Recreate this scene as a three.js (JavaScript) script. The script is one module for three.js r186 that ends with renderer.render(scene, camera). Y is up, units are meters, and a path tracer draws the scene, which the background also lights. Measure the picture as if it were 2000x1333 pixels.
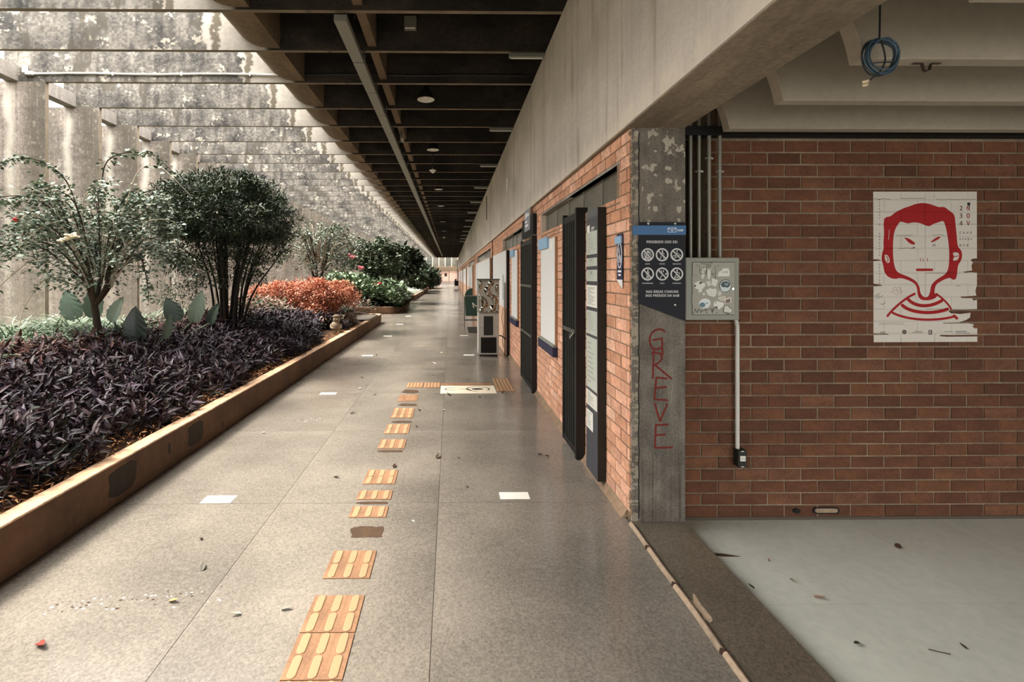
import * as THREE from 'three';
import { mergeGeometries } from 'three/addons/utils/BufferGeometryUtils.js';
import { RoundedBoxGeometry } from 'three/addons/geometries/RoundedBoxGeometry.js';

// ---------- camera, sky, exposure ----------
const scene = new THREE.Scene();
const FOCAL = 930, FULLW = 2220.6, FULLH = 1590;
const camera = new THREE.PerspectiveCamera(2 * Math.atan(FULLH / 2 / FOCAL) * 180 / Math.PI, FULLW / FULLH, 0.05, 500);
camera.position.set(0, 1.61, 0);
camera.rotation.y = -0.6 * Math.PI / 180;
camera.setViewOffset(FULLW, FULLH, 220.6, 257, 2000, 1333);
const renderer = new THREE.WebGLRenderer({ antialias: true });
renderer.toneMapping = THREE.LinearToneMapping;
renderer.toneMappingExposure = 2.35;
renderer.shadowMap.enabled = true;
{ // overcast sky, a little brighter overhead
  const w = 32, h = 16, d = new Float32Array(w * h * 4);
  for (let y = 0; y < h; y++) for (let x = 0; x < w; x++) {
    const el = ((y + 0.5) / h - 0.5) * Math.PI, s = Math.max(0, Math.sin(el)), k = (1 + 1.6 * s) / 2.6;
    d.set(el > 0 ? [1.0 * k, 0.99 * k, 0.985 * k, 1] : [0.30, 0.295, 0.285, 1], (y * w + x) * 4);
  }
  const t = new THREE.DataTexture(d, w, h, THREE.RGBAFormat, THREE.FloatType);
  t.mapping = THREE.EquirectangularReflectionMapping; t.magFilter = THREE.LinearFilter; t.needsUpdate = true;
  scene.background = t; scene.environment = t;
  scene.backgroundIntensity = scene.environmentIntensity = 5.9;
}
// the brightest part of the bright haze over the courtyard: a high, veiled sun
const sun = new THREE.DirectionalLight(0xfff6ea, 3.6);
sun.position.set(-17, 30, 1.2); sun.target.position.set(-0.5, 0, 0); sun.castShadow = true; sun.shadow.radius = 26;
Object.assign(sun.shadow.camera, { left: -40, right: 40, top: 80, bottom: -80, near: 1, far: 120 }); sun.shadow.mapSize.set(4096, 4096);
scene.add(sun, sun.target);

// ---------- helpers ----------
let seed = 7;
const rnd = () => { seed = (seed + 0x6d2b79f5) | 0; let t = Math.imul(seed ^ (seed >>> 15), 1 | seed); t = (t + Math.imul(t ^ (t >>> 7), 61 | t)) ^ t; return ((t ^ (t >>> 14)) >>> 0) / 4294967296; };
const rr = (a, b) => a + (b - a) * rnd();
const clamp = (v, a = 0, b = 1) => Math.min(b, Math.max(a, v));
const smooth = (a, b, x) => { const t = clamp((x - a) / (b - a)); return t * t * (3 - 2 * t); };
const lerp = (a, b, t) => a + (b - a) * t;
const V = (x, y, z) => new THREE.Vector3(x, y, z);
const used = new Map();
const numbered = (n) => { const k = used.get(n) || 0; used.set(n, k + 1); return k ? `${n}_${String(k).padStart(3, '0')}` : n; };
const shadow = (m) => { m.castShadow = m.receiveShadow = true; return m; };
function thing(name, label, category, pos = [0, 0, 0], turn = 0, group) {
  const o = new THREE.Group(); o.name = numbered(name); scene.add(o); o.position.set(...pos); o.rotation.y = turn;
  o.userData = { label, category }; if (group) o.userData.group = group; return o;
}
function struct(name, label) { const o = new THREE.Group(); o.name = name; o.userData = { kind: 'structure' }; if (label) o.userData.label = label; scene.add(o); return o; }
function part(name, geo, mat, parent, pos, rot) {
  const m = shadow(new THREE.Mesh(Array.isArray(geo) ? mergeAll(geo) : geo, mat)); m.name = name;
  if (pos) m.position.set(...pos); if (rot) m.rotation.set(...rot); parent.add(m); return m;
}
function single(name, label, category, geo, mat, pos, rot, group) {
  const m = part(numbered(name), geo, mat, scene, pos, rot); m.userData = { label, category }; if (group) m.userData.group = group; return m;
}
function mergeAll(list) {
  const any = list.some((g) => !g.index); const gs = list.map((g) => any && g.index ? g.toNonIndexed() : g);
  for (const g of gs) for (const k of Object.keys(g.attributes)) if (!['position', 'normal', 'uv', 'color'].includes(k)) g.deleteAttribute(k);
  const all = gs.every((g) => g.attributes.color); if (!all) gs.forEach((g) => g.deleteAttribute('color'));
  return gs.length === 1 ? gs[0] : mergeGeometries(gs);
}
// box given by its limits, uv in metres (u along x or z, v along y), optional uv shift
function span(x0, x1, y0, y1, z0, z1, us = 0, vs = 0) {
  const g = new THREE.BoxGeometry(x1 - x0, y1 - y0, z1 - z0); g.translate((x0 + x1) / 2, (y0 + y1) / 2, (z0 + z1) / 2);
  const p = g.attributes.position, n = g.attributes.normal, uv = g.attributes.uv;
  for (let i = 0; i < p.count; i++) {
    const ax = Math.abs(n.getX(i)), ay = Math.abs(n.getY(i));
    if (ax > 0.5) uv.setXY(i, p.getZ(i) + us, p.getY(i) + vs); else if (ay > 0.5) uv.setXY(i, p.getX(i) + us, p.getZ(i) + vs); else uv.setXY(i, p.getX(i) + us, p.getY(i) + vs);
  }
  return g;
}
const bevelBox = (w, h, d, r = 0.004, s = 1) => new RoundedBoxGeometry(w, h, d, s, r);
function shift(g, x, y, z) { g.translate(x, y, z); return g; }
// tube along points with one radius per point
function tube(pts, radii, seg = 6, smoothN = 0) {
  let P = pts.map((p) => p.isVector3 ? p : V(...p)), R = Array.isArray(radii) ? radii : P.map(() => radii);
  if (smoothN) {
    const c = new THREE.CatmullRomCurve3(P), n = smoothN, Q = [], S = [];
    for (let i = 0; i <= n; i++) { const t = i / n; Q.push(c.getPoint(t)); const f = t * (R.length - 1), k = Math.min(R.length - 2, Math.floor(f)); S.push(lerp(R[k], R[k + 1], f - k)); }
    P = Q; R = S;
  }
  const pos = [], uv = [], idx = []; let up = V(0, 0, 1), len = 0;
  for (let i = 0; i < P.length; i++) {
    const t = P[Math.min(i + 1, P.length - 1)].clone().sub(P[Math.max(i - 1, 0)]).normalize();
    if (Math.abs(t.dot(up)) > 0.95) up = Math.abs(t.x) < 0.9 ? V(1, 0, 0) : V(0, 1, 0);
    const a = t.clone().cross(up).normalize(), b = t.clone().cross(a).normalize(); up = a.clone().cross(t);
    if (i) len += P[i].distanceTo(P[i - 1]);
    for (let j = 0; j <= seg; j++) { const f = j / seg * Math.PI * 2, q = P[i].clone().addScaledVector(a, Math.cos(f) * R[i]).addScaledVector(b, Math.sin(f) * R[i]); pos.push(q.x, q.y, q.z); uv.push(f * R[i], len); }
  }
  for (let i = 0; i < P.length - 1; i++) for (let j = 0; j < seg; j++) { const a = i * (seg + 1) + j, b = a + seg + 1; idx.push(a, a + 1, b, b, a + 1, b + 1); }
  for (const [r, s] of [[0, 1], [P.length - 1, -1]]) { const c = pos.length / 3; pos.push(P[r].x, P[r].y, P[r].z); uv.push(0, 0); for (let j = 0; j < seg; j++) { const a = r * (seg + 1) + j; s > 0 ? idx.push(c, a + 1, a) : idx.push(c, a, a + 1); } }
  const g = new THREE.BufferGeometry(); g.setAttribute('position', new THREE.Float32BufferAttribute(pos, 3)); g.setAttribute('uv', new THREE.Float32BufferAttribute(uv, 2)); g.setIndex(idx); g.computeVertexNormals(); return g;
}
// a profile (points across, up) swept along a flat path (x, z); flat shaded, uv in metres
function sweep(profile, path) {
  const pos = [], uv = [], n = path.length, rows = []; let len = 0;
  for (let i = 0; i < n; i++) {
    const a = path[Math.max(0, i - 1)], b = path[Math.min(n - 1, i + 1)], t = new THREE.Vector2(b[0] - a[0], b[1] - a[1]).normalize();
    let k = 1; if (i && i < n - 1) { const t1 = new THREE.Vector2(path[i][0] - a[0], path[i][1] - a[1]).normalize(); k = 1 / Math.max(0.3, t1.dot(t)); }
    if (i) len += Math.hypot(path[i][0] - path[i - 1][0], path[i][1] - path[i - 1][1]);
    let v = 0; rows.push(profile.map(([u, y], j) => { if (j) v += Math.hypot(u - profile[j - 1][0], y - profile[j - 1][1]); return { p: [path[i][0] - t.y * u * k, y, path[i][1] + t.x * u * k], uv: [len, v] }; }));
  }
  const quad = (a, b, c, d) => { for (const q of [a, b, c, a, c, d]) { pos.push(...q.p); uv.push(...q.uv); } };
  for (let i = 0; i < n - 1; i++) for (let j = 0; j < profile.length - 1; j++) quad(rows[i][j], rows[i + 1][j], rows[i + 1][j + 1], rows[i][j + 1]);
  for (const [r, s] of [[rows[0], 1], [rows[n - 1], -1]]) for (let j = 1; j < profile.length - 1; j++) { const f = s > 0 ? [r[0], r[j], r[j + 1]] : [r[0], r[j + 1], r[j]]; for (const q of f) { pos.push(...q.p); uv.push(...q.uv); } }
  const g = new THREE.BufferGeometry(); g.setAttribute('position', new THREE.Float32BufferAttribute(pos, 3)); g.setAttribute('uv', new THREE.Float32BufferAttribute(uv, 2)); g.computeVertexNormals(); return g;
}
// ---------- noise and textures ----------
const HASH = new Float32Array(65536); for (let i = 0; i < 65536; i++) HASH[i] = rnd();
const hash = (x, y, s) => HASH[(Math.imul(x, 374761393) + Math.imul(y, 668265263) + Math.imul(s, 2147483647 - 19)) >>> 7 & 65535];
function vnoise(x, y, px, py, s) { // periodic value noise
  const ix = Math.floor(x), iy = Math.floor(y), fx = x - ix, fy = y - iy, u = fx * fx * (3 - 2 * fx), v = fy * fy * (3 - 2 * fy);
  const x0 = ((ix % px) + px) % px, x1 = (x0 + 1) % px, y0 = ((iy % py) + py) % py, y1 = (y0 + 1) % py;
  return lerp(lerp(hash(x0, y0, s), hash(x1, y0, s), u), lerp(hash(x0, y1, s), hash(x1, y1, s), u), v);
}
function fbm(u, v, px, py, oct, s) { let a = 0.5, t = 0, n = 0; for (let i = 0; i < oct; i++) { t += a * vnoise(u * px, v * py, px, py, s + i * 17); n += a; a *= 0.5; px *= 2; py *= 2; } return t / n; }
function dataTex(w, h, mx, my, fn, srgb = true) { // one picture covers mx by my metres
  const d = new Uint8Array(w * h * 4);
  for (let y = 0; y < h; y++) for (let x = 0; x < w; x++) { const c = fn((x + 0.5) / w, (y + 0.5) / h); d.set([clamp(c[0], 0, 255), clamp(c[1], 0, 255), clamp(c[2], 0, 255), 255], (y * w + x) * 4); }
  const t = new THREE.DataTexture(d, w, h); t.wrapS = t.wrapT = THREE.RepeatWrapping; t.magFilter = THREE.LinearFilter; t.minFilter = THREE.LinearMipmapLinearFilter; t.generateMipmaps = true;
  if (srgb) t.colorSpace = THREE.SRGBColorSpace; t.repeat.set(1 / mx, 1 / my); t.needsUpdate = true; return t;
}
function canvasTex(w, h, draw) {
  const c = document.createElement('canvas'); c.width = w; c.height = h; const x = c.getContext('2d'); draw(x, w, h);
  const t = new THREE.CanvasTexture(c); t.colorSpace = THREE.SRGBColorSpace; t.anisotropy = 8; return t;
}
const mix3 = (a, b, t) => [lerp(a[0], b[0], t), lerp(a[1], b[1], t), lerp(a[2], b[2], t)];
const std = (o) => new THREE.MeshStandardMaterial({ roughness: 0.8, ...o });
const hex = (h) => new THREE.Color(h);
// ---------- materials ----------
const concreteTex = dataTex(1024, 1024, 2.4, 2.4, (u, v) => {
  const a = fbm(u, v, 4, 4, 6, 3), b = fbm(u, v, 40, 5, 4, 91), c = fbm(u, v, 128, 128, 2, 55), pit = vnoise(u * 90, v * 90, 90, 90, 7) > 0.965 ? 26 : 0;
  const k = 142 + (a - 0.5) * 62 + (b - 0.5) * 34 + (c - 0.5) * 30 - pit; return [k * 1.02, k * 0.965, k * 0.90];
});
const concreteBump = dataTex(512, 512, 1.2, 1.2, (u, v) => { const k = 128 + (fbm(u, v, 60, 60, 3, 5) - 0.5) * 150 + (fbm(u, v, 5, 5, 3, 9) - 0.5) * 60; return [k, k, k]; }, false);
const fasciaTex = dataTex(2048, 512, 9.9, 1.72, (u, v) => { // board-marked concrete with upright streaks, drips and worn lower edge
  const st = fbm(u, v, 220, 3, 4, 31), wide = fbm(u, v, 34, 2, 4, 77), big = fbm(u, v, 7, 3, 5, 11), fine = fbm(u, v, 512, 128, 2, 19);
  const drip = smooth(0.62, 0.8, fbm(u, v, 120, 1, 3, 123)) * smooth(0.25, 0.75, fbm(u, v, 30, 4, 3, 45));
  const board = Math.abs(((u * 9.9 / 0.6) % 1) - 0.5) > 0.491 ? 10 : 0, edge = smooth(0.09, 0.0, v + (fbm(u, v, 160, 6, 3, 8) - 0.5) * 0.16);
  let k = 196 + (st - 0.5) * 12 + (wide - 0.5) * 20 + (big - 0.5) * 60 + (fine - 0.5) * 16 - board * 0.4; let c = [k * 1.01, k * 0.96, k * 0.90];
  c = mix3(c, [112, 92, 66], drip * 0.32); return mix3(c, [222, 210, 190], edge * 0.55);
});
function ribTexture(s) { // left end weathered under the open sky, a black drip line, then clean concrete; under the roof its shade is painted in as dark brown
  return dataTex(2048, 256, 1, 1, (u, v) => {
    const x = -6.15 + u * 7.685, st = fbm(u, v, 110, 2, 5, 31 + s), w = fbm(u, v, 26, 2, 4, 66 + s), sp = fbm(u, v, 256, 26, 3, 12 + s), big = fbm(u, v, 12, 2, 4, 99 + s);
    let k = 92 + (st - 0.5) * 64 + (w - 0.5) * 78 + (sp - 0.5) * 70 + (big - 0.5) * 60; let c = [k * 1.0, k * 0.95, k * 0.87];
    const lich = smooth(0.665, 0.72, fbm(u, v, 44, 5, 4, 200 + s) * 0.75 + sp * 0.3); c = mix3(c, [186, 178, 160], lich * 0.7);
    const moss = smooth(0.62, 0.72, fbm(u, v, 60, 2, 4, 300 + s)) * smooth(0.3, 0.55, sp + 0.1); c = mix3(c, [70, 64, 52], moss * 0.75);
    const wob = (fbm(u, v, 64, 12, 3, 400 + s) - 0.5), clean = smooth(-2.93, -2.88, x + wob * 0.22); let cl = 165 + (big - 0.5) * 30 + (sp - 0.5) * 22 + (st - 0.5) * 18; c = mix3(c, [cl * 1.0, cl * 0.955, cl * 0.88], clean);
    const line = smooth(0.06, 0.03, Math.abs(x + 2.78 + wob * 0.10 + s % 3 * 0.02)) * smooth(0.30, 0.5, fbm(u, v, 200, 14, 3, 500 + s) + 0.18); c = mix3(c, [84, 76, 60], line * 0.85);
    const inn = smooth(-2.22, -2.12, x); let kk = 50 + (big - 0.5) * 40 + (sp - 0.5) * 22 + (w - 0.5) * 24; const blotch = smooth(0.5, 0.66, fbm(u, v, 9, 2, 5, 700 + s)); kk *= 1 - 0.3 * blotch; return mix3(c, [kk * 1.06, kk * 0.93, kk * 0.76], inn);
  });
}
const ribTex = [1, 2, 3, 4].map((k) => { const t = ribTexture(k * 5); t.repeat.set(1, 1); return t; });
function finTexture(s) { // rain-washed fin: pale wash running down from a hole near the top, dark grime beside it
  return dataTex(256, 1024, 1, 1, (u, v) => {
    const st = fbm(u, v, 34, 4, 4, 21 + s), sp = fbm(u, v, 60, 200, 3, 44 + s), big = fbm(u, v, 3, 9, 5, 71 + s), hor = fbm(u, v, 4, 60, 3, 87 + s);
    let k = 124 + (st - 0.5) * 50 + (sp - 0.5) * 60 + (big - 0.5) * 76 + (hor - 0.5) * 36; let c = [k * 1.04, k * 0.955, k * 0.875];
    const low = smooth(0.5, 0.05, v + (big - 0.5) * 0.5); c = mix3(c, [196, 184, 163], low * 0.7);
    const x = u - 0.53 - (fbm(u, v, 2, 14, 3, 5 + s) - 0.5) * 0.10, wash = smooth(0.11, 0.0, Math.abs(x)) * (0.5 + 0.45 * hash(s, 3, 1)) * smooth(1.02, 0.94, v) * (0.35 + 0.65 * smooth(0.1, 0.6, v + (sp - 0.5) * 0.6)); c = mix3(c, [206, 200, 184], wash * 0.85);
    const grime = smooth(0.1, 0.3, Math.abs(x)) * smooth(0.42, 0.9, v + (big - 0.5) * 0.5) * smooth(0.3, 0.6, st + 0.1); c = mix3(c, [78, 72, 60], grime * 0.6);
    const lich = smooth(0.62, 0.8, fbm(u, v, 20, 80, 5, 222 + s)); return mix3(c, [180, 172, 154], lich * 0.45);
  });
}
const finTex = [1, 2, 3, 4].map((k) => { const t = finTexture(k * 7); t.repeat.set(1, 1); return t; });
const floorTex = dataTex(2048, 2048, 3.36, 3.36, (u, v) => { // honed cement with fine dark aggregate and cloudy wear
  const a = fbm(u, v, 5, 5, 5, 41), b = fbm(u, v, 3, 8, 4, 63), g = vnoise(u * 640, v * 640, 640, 640, 8), g2 = vnoise(u * 330, v * 330, 330, 330, 15);
  let k = 122 + (a - 0.5) * 40 + (b - 0.5) * 26 + (g - 0.5) * 26 + (g2 - 0.5) * 18; if (g > 0.88) k -= 22; return [k * 1.0, k * 0.94, k * 0.855];
});
const floorRough = dataTex(1024, 1024, 3.36, 3.36, (u, v) => { const k = 92 + (fbm(u, v, 6, 6, 5, 141) - 0.5) * 60 ; return [k, k, k]; }, false);
const floorBump = dataTex(1024, 1024, 3.36, 3.36, (u, v) => { const k = 128 + (fbm(u, v, 60, 60, 3, 241) - 0.5) * 160; return [k, k, k]; }, false);
const ochreTex = dataTex(2048, 128, 4.6, 0.9, (u, v) => { // ochre painted render: scuffed, top lightened as lit, front darkened by dirt and shade, dark painted-over patches
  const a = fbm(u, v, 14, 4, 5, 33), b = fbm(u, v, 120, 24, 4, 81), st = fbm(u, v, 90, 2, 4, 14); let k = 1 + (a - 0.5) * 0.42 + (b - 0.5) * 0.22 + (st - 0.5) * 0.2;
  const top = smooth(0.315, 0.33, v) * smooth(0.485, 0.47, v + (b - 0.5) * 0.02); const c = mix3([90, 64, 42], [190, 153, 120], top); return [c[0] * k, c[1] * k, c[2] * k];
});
const brickTex = (s, c, d) => dataTex(256, 256, 0.5, 0.5, (u, v) => { const a = fbm(u, v, 5, 9, 5, s), b = fbm(u, v, 60, 60, 2, s + 9), dk = smooth(0.62, 0.72, fbm(u, v, 12, 16, 3, s + 3)); const k = 1 + (a - 0.5) * 0.34 + (b - 0.5) * 0.22; return mix3([c[0] * k, c[1] * k, c[2] * k], d, dk * 0.45); });
const hallFloorTex = dataTex(512, 512, 2.8, 2.8, (u, v) => { const k = 208 + (fbm(u, v, 4, 4, 5, 17) - 0.5) * 26 + (fbm(u, v, 90, 90, 2, 23) - 0.5) * 12; return [k * 0.998, k, k * 0.962]; });
const M = {
  concrete: std({ map: concreteTex, bumpMap: concreteBump, bumpScale: 0.004, roughness: 0.88 }),
  fascia: std({ map: fasciaTex, bumpMap: concreteBump, bumpScale: 0.004, roughness: 0.86 }),
  soffit: std({ map: concreteTex, color: hex('#efe2cd'), roughness: 0.9 }),  // beam underside: its shade and warm bounce are put into the colour
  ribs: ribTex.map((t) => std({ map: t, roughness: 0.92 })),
  fins: finTex.map((t) => std({ map: t, roughness: 0.92 })),
  hallDim: std({ map: concreteTex, color: hex('#6b5a48'), roughness: 0.9 }),
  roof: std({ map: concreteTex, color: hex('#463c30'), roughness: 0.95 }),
  eave: std({ map: concreteTex, color: hex('#c0ab8c'), roughness: 0.9 }),
  floor: std({ map: floorTex, roughnessMap: floorRough, roughness: 0.52 }),
  floorDark: std({ map: floorTex, roughnessMap: floorRough, roughness: 0.6, color: hex('#cfcabf'), bumpMap: floorBump, bumpScale: 0.0006 }),
  joint: std({ color: hex('#5c5347'), roughness: 0.95 }),
  mortarPeach: std({ map: concreteTex, color: hex('#e9cdb0'), roughness: 0.95 }),
  mortarHall: std({ map: concreteTex, color: hex('#f7e8d0'), roughness: 0.95 }),
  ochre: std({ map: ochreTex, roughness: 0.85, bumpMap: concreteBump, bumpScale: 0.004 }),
  black: std({ color: hex('#080807'), roughness: 0.5 }),
  blackMatt: std({ color: hex('#0d0d0a'), roughness: 0.8 }),
  charcoal: std({ color: hex('#181a15'), roughness: 0.55 }),
  navy: std({ color: hex('#1b2040'), roughness: 0.5 }),
  blue: std({ color: hex('#2b6698'), roughness: 0.5 }),
  paleBlue: std({ color: hex('#8fb4d2'), roughness: 0.4 }),
  whiteBoard: std({ color: hex('#dddcd8'), roughness: 0.5 }),
  white: std({ color: hex('#e6e2d8'), roughness: 0.6 }),
  cream: std({ color: hex('#e2d6c2'), roughness: 0.7 }),
  wood: std({ color: hex('#a9825f'), roughness: 0.7 }),
  steel: std({ color: hex('#b9b7ad'), roughness: 0.35, metalness: 0.9 }),
  greySteel: std({ color: hex('#8c8c80'), roughness: 0.5, metalness: 0.15 }),
  trayGrey: std({ color: hex('#85857a'), roughness: 0.55, metalness: 0.2 }),
  conduit: std({ color: hex('#8f8d82'), roughness: 0.4, metalness: 0.3 }),
  hallWhite: std({ map: hallFloorTex, color: hex('#cdc0b2'), roughness: 0.8 }),
  glass: new THREE.MeshPhysicalMaterial({ color: hex('#6f6f66'), roughness: 0.12, transmission: 0.25, thickness: 0, ior: 1.5 }),
  greyPanel: std({ map: concreteTex, color: hex('#b4b5ab'), roughness: 0.35 }),
  hallFloor: std({ map: hallFloorTex, roughness: 0.34, roughnessMap: floorRough, color: hex('#f4f4ee') }),
  hallFloor2: std({ map: hallFloorTex, roughness: 0.36, roughnessMap: floorRough, color: hex('#f1f1ea') }),
  peachPanel: std({ color: hex('#d8b090'), roughness: 0.6 }), fountainGrey: std({ color: hex('#b9b8ae'), roughness: 0.45, metalness: 0.1 }), mirrorSteel: std({ color: hex('#a5a196'), roughness: 0.06, metalness: 1 }), markerWhite: std({ color: hex('#e9e6da'), roughness: 0.5 }),
  glue: std({ map: concreteTex, color: hex('#6e5334'), roughness: 0.8 }), stripPale: std({ map: concreteTex, color: hex('#ffe9cf'), roughness: 0.6 }), crackBrown: std({ color: hex('#3a2413'), roughness: 0.9 }),
  patchDark: std({ map: concreteTex, color: hex('#4a3c2c'), roughness: 0.8 }), lawn: std({ map: concreteTex, color: hex('#6f7850'), roughness: 1 }), stemPurple: std({ color: hex('#4a3a34'), roughness: 0.7 }), stalk: std({ color: hex('#5c6a52'), roughness: 0.6 }),
  bark: std({ map: concreteTex, color: hex('#5f4a38'), roughness: 0.9 }), barkDark: std({ map: concreteTex, color: hex('#4a4034'), roughness: 0.9 }), twigPale: std({ color: hex('#b3a691'), roughness: 0.8 }),
  red: std({ color: hex('#c22a26'), roughness: 0.6 }), redBright: std({ color: hex('#d8263c'), roughness: 0.6 }), pinkRed: std({ color: hex('#c2505a'), roughness: 0.6 }), creamFlower: std({ color: hex('#e2d2b0'), roughness: 0.6 }),
  stone: std({ map: concreteTex, color: hex('#e6d6bd'), roughness: 0.9 }), stoneDark: std({ map: concreteTex, color: hex('#a8957a'), roughness: 0.9 }), plate: std({ map: concreteTex, color: hex('#7f7868'), roughness: 0.7 }),
  lampWhite: std({ color: hex('#dcd8cc'), roughness: 0.5 }), cableBlue: std({ color: hex('#3d5566'), roughness: 0.4 }), cableDark: std({ color: hex('#1c2428'), roughness: 0.45 }), plug: std({ color: hex('#dcc7a6'), roughness: 0.4 }), rust: std({ color: hex('#3d3226'), roughness: 0.7 }),
  pinkWall: std({ color: hex('#e2c8b8'), roughness: 0.8 }), pinkDoor: std({ color: hex('#e6c2b2'), roughness: 0.5 }), bandBrown: std({ color: hex('#6f5f4c'), roughness: 0.8 }),
  litEdge: std({ map: concreteTex, color: hex('#d9cdb8'), roughness: 0.9 }),  // concrete lightened to stand for lit faces
  darkRed: std({ color: hex('#4a2218'), roughness: 0.8 }), pipeWhite: std({ color: hex('#d8d6cc'), roughness: 0.45 }), tactile: std({ map: concreteTex, color: hex('#e8b78e'), roughness: 0.75 }), tactileTop: std({ color: hex('#a5825e'), roughness: 0.7 }),
  soil: std({ map: concreteTex, color: hex('#7a5334'), roughness: 1 }),
  greenBin: std({ color: hex('#16392c'), roughness: 0.45 }),
  screw: std({ color: hex('#c9c6bd'), roughness: 0.3, metalness: 0.8 }),
};
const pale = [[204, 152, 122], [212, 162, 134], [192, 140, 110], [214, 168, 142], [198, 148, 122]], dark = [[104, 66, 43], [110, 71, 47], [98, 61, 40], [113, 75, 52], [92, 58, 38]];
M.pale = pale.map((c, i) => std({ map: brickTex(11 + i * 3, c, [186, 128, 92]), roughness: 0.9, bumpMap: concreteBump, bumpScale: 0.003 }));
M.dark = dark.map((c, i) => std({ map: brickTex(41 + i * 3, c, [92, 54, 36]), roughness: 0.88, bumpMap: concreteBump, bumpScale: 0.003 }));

// ---------- the structure ----------
const BAY = 0.945, ribD = [4.805, 5.669, 6.622, 7.629, 8.548, 9.533, 10.522, 11.365];
for (let k = 1; k < 65; k++) ribD.push(11.365 + k * BAY);
const nearD = []; for (let k = 1; k <= 12; k++) nearD.unshift(4.805 - k * BAY);
const RIBS = [...nearD, ...ribD], ZEND = -(ribD[ribD.length - 1]) - 0.4, ZBACK = 7;
const ceiling = struct('ceiling', 'dark brown concrete ribs and slab of the corridor roof, running out over the courtyard');
{
  const g = [0, 1].map((flip) => { const b = span(-6.15, 1.535, 4.28, 4.92, -0.055, 0); const uv = b.attributes.uv, p = b.attributes.position; for (let i = 0; i < uv.count; i++) uv.setXY(i, (p.getX(i) + 6.15) / 7.685, (p.getY(i) - 4.28) / 0.64); return b; })[0];
  const ribMats = M.ribs.map((m) => [m, m, m, M.litEdge, m, m]);  // paler undersides: light from the floor is painted in
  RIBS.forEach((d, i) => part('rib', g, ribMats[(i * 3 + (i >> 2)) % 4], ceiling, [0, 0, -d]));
  part('rear_wall', span(-2.4, 1.52, -0.2, 4.95, ZBACK, ZBACK + 0.2), M.concrete, ceiling);  // unseen wall, added to close off light from behind the camera
  part('roof_slab', [span(-2.15, 9.6, 4.92, 5.1, ZEND, 5.2), span(-2.15, 1.6, 4.92, 5.1, 5.2, ZBACK)], M.roof, ceiling);
  part('edge_beam', span(-2.17, -2.02, 4.305, 4.93, ZEND, ZBACK), M.eave, ceiling);
  part('stiffener', span(-0.98, -0.88, 4.33, 4.93, ZEND, ZBACK), M.eave, ceiling);
  // a quarter-round eave shell between each pair of ribs
  const prof = []; for (let k = 0; k <= 10; k++) { const t = k / 10 * Math.PI / 2; prof.push([-2.17 - 0.42 * Math.sin(t), 4.75 - 0.44 * Math.cos(t)]); }
  const inner = prof.map(([x, y]) => [x + 0.03, y + 0.035]).reverse(), eg = sweep([...prof, [-2.59, 4.95], [-2.55, 4.95], ...inner], [[0, 0], [0, -1]]);
  for (let i = 0; i < RIBS.length - 1; i++) { const m = part('eave_shell', eg, M.eave, ceiling, [0, 0, -RIBS[i] - 0.055]); m.scale.z = RIBS[i + 1] - RIBS[i] - 0.055; }
}
const wallLeft = struct('wall_left', 'row of tall weathered concrete fins along the far side of the courtyard');
{
  const b = span(-6.62, -5.585, -0.2, 4.28, -0.06, 0), uv = b.attributes.uv, p = b.attributes.position; for (let i = 0; i < uv.count; i++) uv.setXY(i, (p.getX(i) + 6.62) / 1.035, (p.getY(i) + 0.2) / 4.48);
  const hole = new THREE.CylinderGeometry(0.022, 0.022, 0.02, 8); hole.rotateX(Math.PI / 2);
  RIBS.forEach((d, i) => {
    const fm = M.fins[(i * 3 + (i >> 1)) % 4], f = part('fin', b, [M.litEdge, M.litEdge, fm, fm, fm, fm], wallLeft, [0, 0, -d + 0.003]); f.userData.kind = 'structure';  // paler fin sides: courtyard light is painted in
    if (d > 4 && d < 16) { const q = part('bracket', [shift(bevelBox(0.05, 0.07, 0.08), -5.57, 1.6, -0.03), shift(bevelBox(0.02, 0.14, 0.03), -5.575, 1.6, -0.03)], M.greySteel, f); }
  });
  for (let i = 0; i < RIBS.length - 1; i++) { const m = part('tie_beam', span(-6.12, -5.95, 4.285, 4.49, -1, 0), M.concrete, wallLeft, [0, 0, -RIBS[i] - 0.055]); m.scale.z = RIBS[i + 1] - RIBS[i] - 0.055; }
}
const fascia = struct('trim_1', 'deep board-marked concrete beam above the brick shopfronts');
{
  const cuts = [ZBACK, -13.05, -22.9, -32.8, -42.7, -52.6, ZEND];
  for (let i = 0; i < cuts.length - 1; i++) {
    const g = span(1.135, 1.535, 2.58, 4.28, cuts[i + 1] + 0.012, cuts[i], i * 3.1, -2.58); part('beam', g, M.fascia, fascia); part('upstand', span(1.5, 1.535, 4.28, 4.93, cuts[i + 1], cuts[i]), M.roof, fascia);
    part('soffit', span(1.15, 1.53, 2.574, 2.585, cuts[i + 1] + 0.012, cuts[i], i), M.soffit, fascia);
  }
}
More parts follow.
